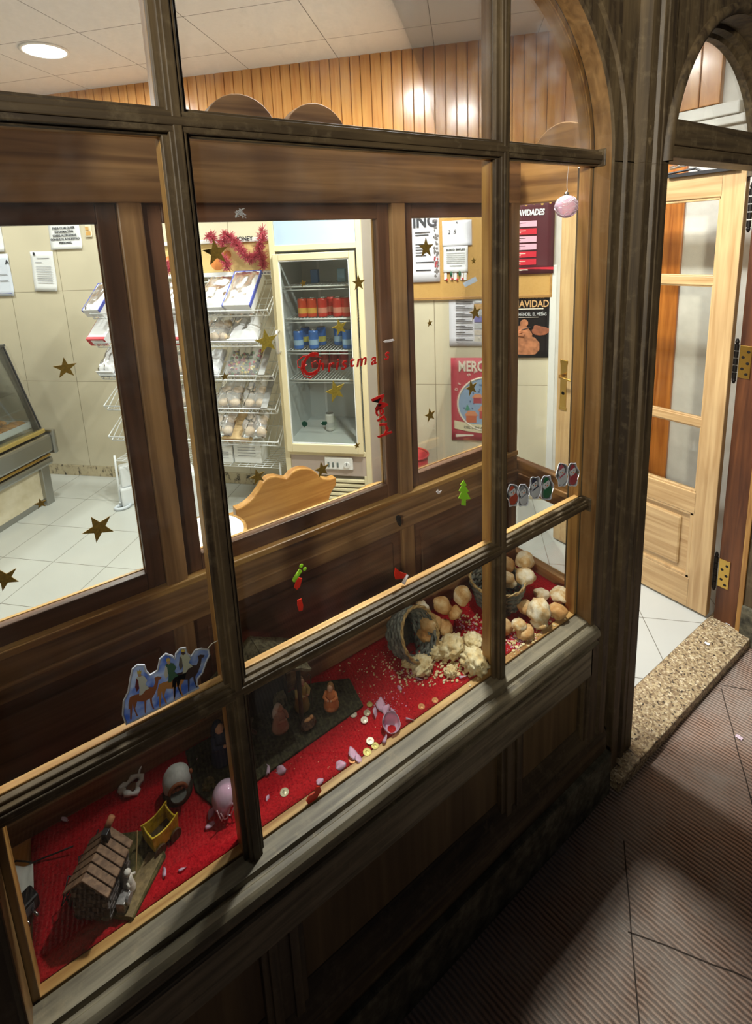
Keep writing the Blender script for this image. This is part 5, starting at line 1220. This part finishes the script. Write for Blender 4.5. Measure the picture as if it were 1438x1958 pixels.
for x, y, r in ((.235, .235, .024), (.34, .36, .030), (.11, .22, .018), (.30, .40, .018)):
    MB().prism([(x - r, y), (x + r, y), (x, y + 2.4 * r)], lambda a, c, d: Vector((a, c, d)), .0056, .0068).build('painted_tree', plain('teal_green', (84, 156, 130), .6), t)
b = MB(); rr = random.Random(5)
for k in range(60):
    a, r = rr.uniform(0, 6.28), .17 * math.sqrt(rr.random()); b.ball((.235 + r * math.cos(a), .255 + r * math.sin(a) * .9, .0056), (.006, .009, .0005), 1)
b.build('painted_crowd', plain('blue_crowd', (84, 110, 150), .6), t)
ban = [(.02 + .42 * i / 16, .085 - .030 * math.sin(math.pi * i / 16)) for i in range(17)]
g = [[Vector((x, y, .0072)) for x, y in ban], [Vector((x, y + .060, .0072)) for x, y in ban]]
MB().sheet(g).build('banner', plain('banner_cream', (232, 222, 186), .6), t, solid=.001)
text('lettering', 'DEL 5 DE DICIEMBRE', .026, plain('charcoal', (52, 52, 58), .6), t, (.205, .088, .0082), rot=-.06, bold=.0006)
MB().box(.03, .014, .0048, .15, .042, .0056).build('logo_patch', cream_p, t)
MB().box(.225, .012, .0048, .25, .04, .0056).build('crest_patch', cream_p, t)
# christmas price poster
t, w, h = sheet('price_poster', 'dark red Christmas price poster headed NAVIDADES on the cork board', 'poster', .755, 1.10, 1.57, 2.045, plain('maroon', (84, 26, 38), .5), .024, GC)
text('lettering', 'NAVIDADES', .050, WHITE, t, (w - .062, h - .095, .006), 'RIGHT', bold=.002, shear=.15, sx=.68)
b = MB(); rr = random.Random(6)
for k in range(90): b.ball((rr.uniform(0, w), h - rr.uniform(0, .035), .005), (.009, .005, .0006), 1)
b.build('fir_border', plain('fir_green', (44, 76, 50), .7), t)
for k in range(7): MB().lathe([(.008, .005), (0, .006)], (.03 + k * .048, h - .040 - .006 * (k % 2), 0), 12).build('painted_ball', plain('gold_ball', (206, 164, 84), .5), t)
pk = plain('pink_label', (236, 180, 200), .6); rd = plain('bright_red_label', (206, 36, 56), .6)
for k, mt in enumerate((pk, rd, pk, pk, rd, rd)):
    y = h - .180 - k * .0475; q = MB().box(.06, y, .0045, w - .105, y + .036, .0055).build('price_label', mt, t, bevel=.004)
    MB().box(.10, y + .022, .0056, w - .17, y + .026, .006).box(.10, y + .012, .0056, w - .20, y + .015, .006).build('print_lines', INK if mt is pk else cream_p, q)
    MB().box(.03, y + .004, .0045, .075, y + .032, .0058).build('price_tag', rd if mt is pk else pk, q)
bars(t, [(.0, w, .006, .034)], rd, 'foot_band'); bars(t, [(.05, .10, .018, .012), (.13, .19, .018, .012)], cream_p, 'foot_marks', .0054)
# concert poster
t, w, h = sheet('concert_poster', 'black concert poster with golden lettering on the tiles below the price poster', 'poster', .762, 1.098, 1.018, 1.462, plain('poster_black', (26, 22, 24), .35), .006)
gold_t = plain('pale_gold', (222, 176, 120), .5)
text('lettering', 'CONCIERTO DE', .034, gold_t, t, (w - .045, h - .042, .006), 'RIGHT', sx=.74)
text('lettering', 'NAVIDAD', .064, gold_t, t, (w - .016, h - .088, .006), 'RIGHT', bold=.001, sx=.78)
text('lettering', 'HÄNDEL. EL MESÍAS', .030, WHITE, t, (w - .03, h - .155, .006), 'RIGHT', sx=.66)
bars(t, [(.05, w - .05, h - .122, .006), (.06, w - .08, h - .176, .003)], cream_p)
b = MB().ball((w * .50, h * .52, .006), (.026, .026, .0012), 2).ball((w * .44, h * .30, .0058), (.075, .085, .001), 2).ball((w * .55, h * .17, .0056), (.085, .075, .001), 2).tube([(w * .45, h * .40, .006), (w * .30, h * .36, .006), (w * .50, h * .34, .006)], .014, 6); b.build('painted_figure', plain('warm_flesh', (186, 122, 84), .6, var=.35, vscale=30), t)
b = MB()
for k in range(6): b.ball((w * .72 + .02 * k, h * (.46 - .012 * k), .006), (.018, .016, .001), 1)
b.ball((w * .8, h * .40, .0055), (.055, .030, .001), 2); b.build('painted_wing', plain('russet', (150, 88, 60), .6, var=.3, vscale=40), t)
b = MB(); b.tube([(w * .46, h * .42, .0075), (w * .62, h * .46, .0075)], .003, 5); b.build('painted_flute', INK, t)
bars(t, [(.10 + k * .042, .122 + k * .042, .012, .010) for k in range(5)], cream_p, 'foot_marks')
# red bin
q = W(at_w(806, 860, .22)[0] - .06, .22, 0); t = thing('waste_bin', 'red plastic bin on the floor beside the post, under the market poster', 'bin', tuple(q))
MB().lathe([(.075, 0), (.105, .40), (.103, .40), (.073, .01)], q, 28, cap=False).lathe([(0, .004), (.075, .004)], q, 28).build('body', plain('red_bin_plastic', (196, 52, 56), .4), t, smooth=True)
MB().tube([q + Vector((.106 * math.cos(a), .106 * math.sin(a), .40)) for a in [i * 2 * math.pi / 28 for i in range(28)]], .006, 8, True).build('rim', plain('red_bin_plastic', (196, 52, 56), .4), t, smooth=True)

# ================================================================ STICKERS ON THE SHOP WINDOW GLASS
GY = .0540                                # just behind the glass
def gpt(u, v, y=GY): return at_y(u, v, y)
def mpp(u, v): return (gpt(u, v - 4) - gpt(u, v + 4)).z / 8   # metres per pixel, upright
gold = plain('gold_foil', (150, 118, 44), .35, .25, var=.25, vscale=300)
goldb = plain('bright_gold_foil', (206, 178, 72), .32, .25, var=.2, vscale=300)
STARS = [(125, 704, 40, 'large gold star on the beige tiles left of the rack, in the left pane', 0), (189, 1010, 52, 'largest gold star over the pale floor tiles in the left pane', .35), (10, 1107, 44, 'gold star cut by the left picture edge over the floor tiles', .3), (78, 963, 20, 'small gold star over the lower front of the bread counter', .1),
         (413, 483, 50, 'large gold star in front of the tinsel at the upright bar', .1), (510, 653, 46, 'large glittering gold star beside the fridge handle', .1), (430, 720, 16, 'tiny gold star over the rack next to the upright bar', 0), (580, 542, 14, 'tiny gold star on the top shelf of the fridge', .2),
         (686, 541, 30, 'gold star on the right door frame of the fridge', 0), (650, 626, 32, 'tilted bright gold star over the blue cans', .2), (642, 748, 42, 'bright gold star above the white can in the fridge', .2), (815, 474, 38, 'gold star on the white ING poster', 0),
         (906, 499, 13, 'tiny gold star on the cork beside the job notice', 0), (909, 598, 30, 'gold star over the small pictures of the programme sheet', .15), (822, 618, 14, 'tiny gold star on bare tiles below the cork board', .1), (902, 742, 30, 'gold star over the snow globe of the market poster', .2),
         (823, 794, 26, 'gold star on bare tiles left of the market poster', .15), (683, 852, 13, 'tiny gold star at the lower corner of the fridge door', .1), (616, 898, 30, 'gold star at the right shoulder of the wavy bench back', .1), (493, 912, 30, 'gold star on the white carton behind the wavy bench', .15)]
for i, (u, v, hp, lb, rot) in enumerate(STARS):
    c = gpt(u, v); R = hp * .53 * mpp(u, v); poly = []
    for k in range(10):
        a = math.pi / 2 + rot + k * math.pi / 5; r = R if k % 2 == 0 else R * .40; poly.append((c.x + r * math.cos(a), c.z + r * math.sin(a)))
    o = MB().prism(poly, lambda a, b_, d: Vector((a, d, b_)), GY, GY + .0012).build('star_sticker', goldb if 'bright' in lb or 'glitter' in lb else gold)
    tag(o, lb, 'star', 'gold star stickers')
redg = gel('red_gel', (222, 40, 32), .45)
def letter(ch, u, v, hp, lb, rot=0, shear=.3, bold=.0004, sx=1.0, grp='letters of the word Christmas'):
    c = gpt(u, v, GY + .0006); s = hp * mpp(u, v)
    t = thing('letter_sticker', lb, 'letter', M=frame(c, (1, 0, 0), (0, 0, 1)), group=grp)
    text('glyph', ch, s, redg, t, (0, 0, 0), shear=shear, bold=bold, rot=rot, depth=.0008, sx=sx); return t
t = letter('C', 590, 700, 62, 'large swirling red letter C over the fridge door', .05, .2, .0002, .9)
b = MB()
def swirl(pts, r): 
    w = [gpt(u, v, GY + .0006) for u, v in pts]; b.tube([p - Vector(t.matrix_world.translation) for p in w], r, 8)
# flourishes of the capital
pts = [(614, 684), (600, 681), (580, 681), (569, 690), (570, 702), (580, 705), (586, 697)]
M_inv = t.matrix_world.inverted()
MB().tube([M_inv @ gpt(u, v, GY + .0006) for u, v in pts], .0013, 8).tube([M_inv @ gpt(u, v, GY + .0006) for u, v in [(578, 690), (576, 706), (582, 720), (594, 723), (606, 714), (610, 698), (604, 690), (596, 694), (598, 704)]], .0012, 8).build('flourish', redg, t, smooth=True)
for ch, u, v, hp, w in [('h', 612, 700, 36, 'h tucked against the big C'), ('r', 630, 700, 40, 'r'), ('i', 643, 698, 36, 'i'), ('s', 656, 696, 40, 'first s'), ('t', 671, 693, 34, 't'), ('m', 690, 690, 36, 'm'), ('a', 713, 688, 36, 'a'), ('s', 738, 679, 36, 'last s by the casing')]:
    letter(ch, u, v, hp * .86, 'red letter %s in the lettering across the fridge' % w, .12 if u > 700 else .05)
for ch, u, v, hp, rot, w in [('M', 724, 768, 40, -1.2, 'M at the top of'), ('e', 728, 784, 38, -1.4, 'e below the M in'), ('r', 731, 799, 36, -1.0, 'upper r in'), ('r', 735, 812, 36, -1.5, 'lower r in'), ('y', 740, 824, 38, -.9, 'y at the foot of')]:
    letter(ch, u, v, hp, 'slipped red letter %s the clump beside the fridge' % w, rot, .2, .0006, grp='slipped red letters')
# holly leaves, tree, cane, bits
def flat(name, label, cat, pts, mt, th=.0012, y=GY, group=None, bev=0):
    w = [gpt(u, v, y) for u, v in pts]
    return tag(MB().prism([(p.x, p.z) for p in w], lambda a, c, d: Vector((a, d, c)), y, y + th).build(name, mt, bevel=bev), label, cat, group)
dg = plain('dark_green_gel', (22, 82, 62), .35)
flat('leaf_sticker', 'dark green holly leaf on the fridge glass, the left of two', 'sticker', [(577, 808), (582, 805), (588, 808), (588, 813), (582, 817), (578, 813)], dg, group='green leaf stickers')
flat('leaf_sticker', 'dark green holly leaf on the fridge glass, near the white can', 'sticker', [(614, 809), (617, 806), (625, 806), (626, 809), (623, 813), (616, 813)], dg, group='green leaf stickers')
lime = gel('lime_gel', (176, 226, 56), .5)
flat('tree_sticker', 'lime green fir tree sticker right of the screen post', 'sticker', [(887, 918), (893, 928), (890, 929), (897, 940), (893, 941), (900, 954), (891, 955), (891, 967), (883, 966), (884, 955), (877, 953), (883, 941), (878, 939), (884, 928), (881, 927)], lime, .002)
q = [gpt(u, v) for u, v in [(563, 1108), (569, 1099), (575, 1090)]]
o = MB().tube(q, .0042, 10).ball(gpt(576, 1082), (.0045, .002, .0045), 2).ball(gpt(583, 1088), (.0042, .002, .0042), 2).ball(gpt(563, 1109), .0043, 2).build('cane_sticker', lime, smooth=True); tag(o, 'lime green bone-shaped sticker above the red ones in the middle pane', 'sticker')
flat('gel_sticker', 'red sticker strip directly below the lime green one', 'sticker', [(571, 1105), (578, 1106), (574, 1122), (568, 1128), (563, 1124), (566, 1113)], gel('orange_red_gel', (240, 70, 40), .5), .002, group='red sticker strips')
flat('gel_sticker', 'lower red sticker strip just above the middle rail', 'sticker', [(569, 1148), (577, 1145), (580, 1158), (579, 1167), (572, 1169), (569, 1158)], gel('orange_red_gel', (240, 70, 40), .5), .002, group='red sticker strips')
o = flat('hat_sticker', 'red pointed hat sticker with a white pompom on the middle rail', 'sticker', [(757, 1086), (766, 1094), (778, 1098), (772, 1106), (757, 1108), (755, 1098)], gel('orange_red_gel', (240, 70, 40), .5), .003)
MB().tube([gpt(779, 1099), gpt(775, 1108), gpt(771, 1116)], [.0035, .0035, .0045], 10).build('pompom', gel('white_gel', (240, 232, 232), .5), o, smooth=True)
flat('boot_sticker', 'red boot sticker stuck at the foot of the middle pane', 'sticker', [(612, 1504), (615, 1512), (606, 1526), (598, 1534), (590, 1538), (586, 1533), (592, 1522), (602, 1516), (606, 1505)], gel('orange_red_gel', (240, 70, 40), .5), .003)
flat('feather_sticker', 'thin white feather-shaped sticker above the last red s', 'sticker', [(733, 653), (740, 650), (752, 648), (755, 651), (746, 654), (736, 655)], gel('white_gel', (240, 232, 232), .5))
flat('bird_sticker', 'tiny white bird sticker left of the lime green tree', 'sticker', [(834, 941), (838, 936), (840, 940), (845, 938), (842, 943), (838, 945)], gel('white_gel', (240, 232, 232), .5))
rr = random.Random(12); b = MB()
for k in range(5):
    b.tube([gpt(460 + rr.uniform(-11, 11), 408 + rr.uniform(-10, 10)) for _ in range(6)], .0007, 5)
tag(b.build('glue_residue', plain('grey_glue', (176, 174, 176), .6)), 'grey scribble of old glue high on the middle pane', 'residue')
flat('black_hook', 'small black hook on the ledge of the wooden screen', 'hook', [(762, 990), (767, 988), (768, 1000), (766, 1007), (762, 997)], BLACK, .012, .315)
# ---- three kings on camels
def k5(a, b_): return (200 + a / 5.136, 1180 + b_ / 5.136)
KY = GY + .001
t = thing('camel_rider_sticker', 'clear blue sticker of three kings riding camels at the foot of the left pane', 'sticker', tuple(gpt(315, 1375)))
out = [(215,1050),(180,960),(190,820),(235,730),(255,600),(275,510),(320,470),(385,470),(405,530),(445,570),(520,525),(545,410),(600,360),(660,380),(690,410),(700,360),(740,310),(790,300),(810,360),(850,385),(890,325),(950,310),(1020,320),(1030,370),(1000,430),(960,545),(915,600),(905,660),(930,690),(620,850),(300,1010)]
def kp(pts, nm, mt, y0, y1, par=None):
    w = [gpt(*k5(a, c), GY) for a, c in pts]
    return MB().prism([(p.x, p.z) for p in w], lambda a, c, d: Vector((a, d, c)), y0, y1).build(nm, mt, par or t)
def skyblue():
    mt = gel('blue_sticker_sky', (160, 190, 236), .6); nt = mt.node_tree; L = nt.links.new
    tc = N(nt, 'ShaderNodeTexCoord'); nz = N(nt, 'ShaderNodeTexNoise'); nz.inputs['Scale'].default_value = 40
    rp = N(nt, 'ShaderNodeValToRGB'); rp.color_ramp.elements[0].position = .35; rp.color_ramp.elements[1].position = .65
    rp.color_ramp.elements[0].color = (*lin((112, 152, 230)), 1); rp.color_ramp.elements[1].color = (*lin((224, 234, 252)), 1)
    L(tc.outputs['Object'], nz.inputs['Vector']); L(nz.outputs['Fac'], rp.inputs['Fac'])
    for n in nt.nodes:
        if n.type in ('BSDF_DIFFUSE', 'BSDF_TRANSLUCENT'): L(rp.outputs['Color'], n.inputs[0])
    return mt
kp(out, 'backing', skyblue(), GY + .0008, GY + .002)
w = [gpt(*k5(a, c), GY + .0009) for a, c in out]
MB().tube(w, .0017, 8, True).build('silver_rim', plain('holographic_silver', (226, 230, 242), .2, .35), t)
cam1 = [(235,850),(250,790),(290,770),(330,760),(380,720),(430,690),(480,690),(500,640),(490,600),(520,585),(560,590),(550,610),(530,620),(520,680),(495,750),(465,800),(470,850),(490,905),(475,905),(450,840),(445,800),(410,820),(405,945),(395,945),(390,830),(320,830),(300,900),(330,975),(315,975),(285,900),(275,850),(265,1005),(252,1005),(250,900),(235,910)]
rid = [(310,600),(340,570),(390,580),(420,620),(400,660),(440,700),(400,720),(370,760),(340,770),(345,690),(320,640)]
cap = [(312,600),(300,690),(316,735),(340,700),(330,620)]
for i, (dx, dy, cc, rc, pc) in enumerate(((0, 0, (176, 104, 64), (232, 232, 220), (120, 44, 48)), (285, -125, (214, 146, 80), (70, 112, 84), (226, 222, 206)), (430, -215, (64, 44, 40), (206, 206, 184), (110, 100, 90)))):
    sc = 1.0 if i < 2 else 1.12
    f = lambda pts: [(a + dx if i < 2 else 240 + (a - 240) * .98 + dx, c + dy if i < 2 else 1005 + (c - 1005) * 1.0 + dy) for a, c in pts]
    cm_ = kp(f(cam1), 'camel', plain('camel_%d' % cc[0], cc, .45), GY + .0002, GY + .0009); 
    kp(f(rid), 'rider', plain('rider_%d' % rc[0], rc, .45), GY - .0001, GY + .0007)
    kp(f(cap), 'cape', plain('cape_%d' % pc[0], pc, .45), GY - .0002, GY + .0006)
    kp(f([(318,520),(330,540),(342,518),(352,540),(362,522),(358,558),(322,560)]), 'crown', plain('crown_yellow', (232, 200, 90), .4), GY - .0002, GY + .0006)
    kp(f([(325,556),(355,556),(362,575),(345,590),(328,580)]), 'face', plain('king_face_%d' % i, ((206, 164, 130), (206, 164, 130), (84, 58, 46))[i], .6), GY - .0003, GY + .0006)
MB().tube([gpt(398, 1239), gpt(405, 1231), gpt(416, 1225)], .0008, 6).build('loose_thread', plain('pale_thread', (220, 214, 196), .5), t)
# ---- snowmen
sil = film('holographic_film', (.97, .97, 1.0), .10, .95, .1); snow = gel('sticker_white', (244, 246, 250), .55)
for u, v, k, lb, sc in [(981, 947, 1.0, 'orange and white snowman sticker half behind the narrow upright bar', (222, 96, 60)), (1001, 947, 1.0, 'pale snowman sticker with a striped scarf, second from the bar', (176, 180, 190)), (1023, 933, 1.0, 'white and dark blue snowman sticker between the pale and the green one', (60, 62, 96)), (1046, 933, 1.1, 'snowman sticker in green', (54, 142, 96)), (1075, 908, 1.05, 'white snowman sticker with a pink scarf, left of the last pair', (222, 120, 140)), (1096, 908, 1.05, 'snowman sticker with pink scarf against the orange wood edge', (206, 84, 104))]:
    c = gpt(u, v); s = mpp(u, v) * k; t = thing('snowman_sticker', lb, 'sticker', M=frame(c, (1, 0, 0), (0, 0, 1)) @ Matrix.Rotation(.25, 4, 'Z'), group='snowman stickers')
    s *= 1.35
    n = 26; rim = [((13 + 2.2 * math.sin(5 * a + u)) * s * math.cos(a) * .85, (17 + 2 * math.sin(4 * a)) * s * math.sin(a)) for a in [2 * math.pi * i / n for i in range(n)]]
    MB().prism(rim, lambda a, b_, d: Vector((a, b_, d)), -.0012, 0).build('clear_rim', sil, t)
    MB().tube([(a, b_, .0) for a, b_ in rim], .0011, 6, True).build('silver_edge', plain('holographic_silver', (206, 210, 226), .18, .8), t)
    MB().lathe([(6.0 * s, .0), (5.8 * s, .0008), (0, .001)], (0, 5.0 * s, 0), 18).build('head', snow, t)
    MB().lathe([(8 * s, .0), (7.8 * s, .0006), (0, .0008)], (0, -6 * s, 0), 18).build('body', snow if 'in green' not in lb and 'orange' not in lb else gel('coat_%d' % sc[0], sc, .55), t)
    MB().prism([(-6 * s, -1.6 * s), (6 * s, -1.6 * s), (5.5 * s, .2 * s), (-5.5 * s, .2 * s)], lambda a, b_, d: Vector((a, b_, d)), .0006, .0016).build('scarf', gel('scarf_%d' % sc[1], sc, .55), t)
    MB().prism([(-5 * s, 9 * s), (5 * s, 9 * s), (1.5 * s, 14.5 * s), (-2.5 * s, 14.5 * s)], lambda a, b_, d: Vector((a, b_, d)), .0006, .0014).build('hat', gel('scarf_%d' % sc[1], sc, .55), t)
    for x in (-2.2, 2.2): MB().lathe([(.9 * s, .0009), (0, .0016)], (x * s, 5.5 * s, 0), 8).build('eye', INK, t)
    MB().prism([(-.6 * s, 3.2 * s), (.8 * s, 2.6 * s), (3.0 * s, 3.2 * s), (.6 * s, 4.2 * s)], lambda a, b_, d: Vector((a, b_, d)), .0008, .0016).build('nose', plain('carrot', (226, 130, 60), .5), t)
# ---- hanging bauble
BYY = .100; c = at_y(1083, 395, BYY); r = (at_y(1083, 373, BYY) - at_y(1083, 417, BYY)).z / 2
t = thing('hanging_bauble', 'pale pink glass bauble hanging by a thread behind the right pane', 'bauble', tuple(c))
MB().ball(c, r, 4).build('glass_ball', film('pink_swirl_glass', (.96, .72, .86), .45, .95, .08), t, smooth=True)
b = MB(); rr = random.Random(9)
for k in range(15):
    a0 = rr.uniform(0, 6.28); z0 = rr.uniform(-.8, .8); pts = []
    for i in range(12):
        a = a0 + i * .22; z = max(-.9, min(.9, z0 + .16 * math.sin(i * 1.1 + k))); q = math.sqrt(1 - z * z); pts.append(c + Vector((q * math.cos(a), q * math.sin(a), z)) * r * 1.003)
    b.tube(pts, .0006, 5)
b.build('white_swirls', plain('white_glitter', (240, 226, 236), .4), t, smooth=True)
MB().lathe([(.006, -.004), (.006, .006), (.004, .008), (0, .008)], c + UP * r, 14).build('cap', CHROME, t, smooth=True)
top = at_y(1086, 338, BYY)
MB().tube([c + UP * (r + .008), c + UP * (r + .012) + Vector((.003, 0, 0)), c + UP * (r + .02), top + Vector((-.003, 0, -.01)), top + Vector((.002, 0, .03)), Vector((top.x, BYY, 1.99))], .0007, 6).build('thread', plain('silver_thread', (206, 206, 210), .4), t)
# ---- litter on the pavement and doorstep
p = at_z(1413, 1411, -.0385); g = [[p + Vector(((i - 2) * .004 + .002 * (j % 2), (j - 2) * .005, .003 + .003 * mnoise.noise(Vector((i * 1.3, j * 1.7, 2))))) for j in range(5)] for i in range(5)]
tag(MB().sheet(g).build('pink_wrapper', film('pink_foil', (1, .8, .92), .8, .95), solid=.0006), 'scrap of pink bauble glass on the brown pavement in front of the doorstep', 'litter')
for u, v, lb in ((1352, 1231, 'white scrap in the middle of the granite doorstep'), (1393, 1193, 'white scrap at the far end of the granite doorstep by the hinge')):
    p = at_z(u, v, .004); g = [[p + Vector(((i - 1.5) * .005, (j - 1.5) * .006, .002 + .003 * mnoise.noise(Vector((i * 1.3, j * 1.7, u))))) for j in range(4)] for i in range(4)]
    tag(MB().sheet(g).build('paper_scrap', WHITE, solid=.0008), lb, 'litter', 'paper scraps on the doorstep')
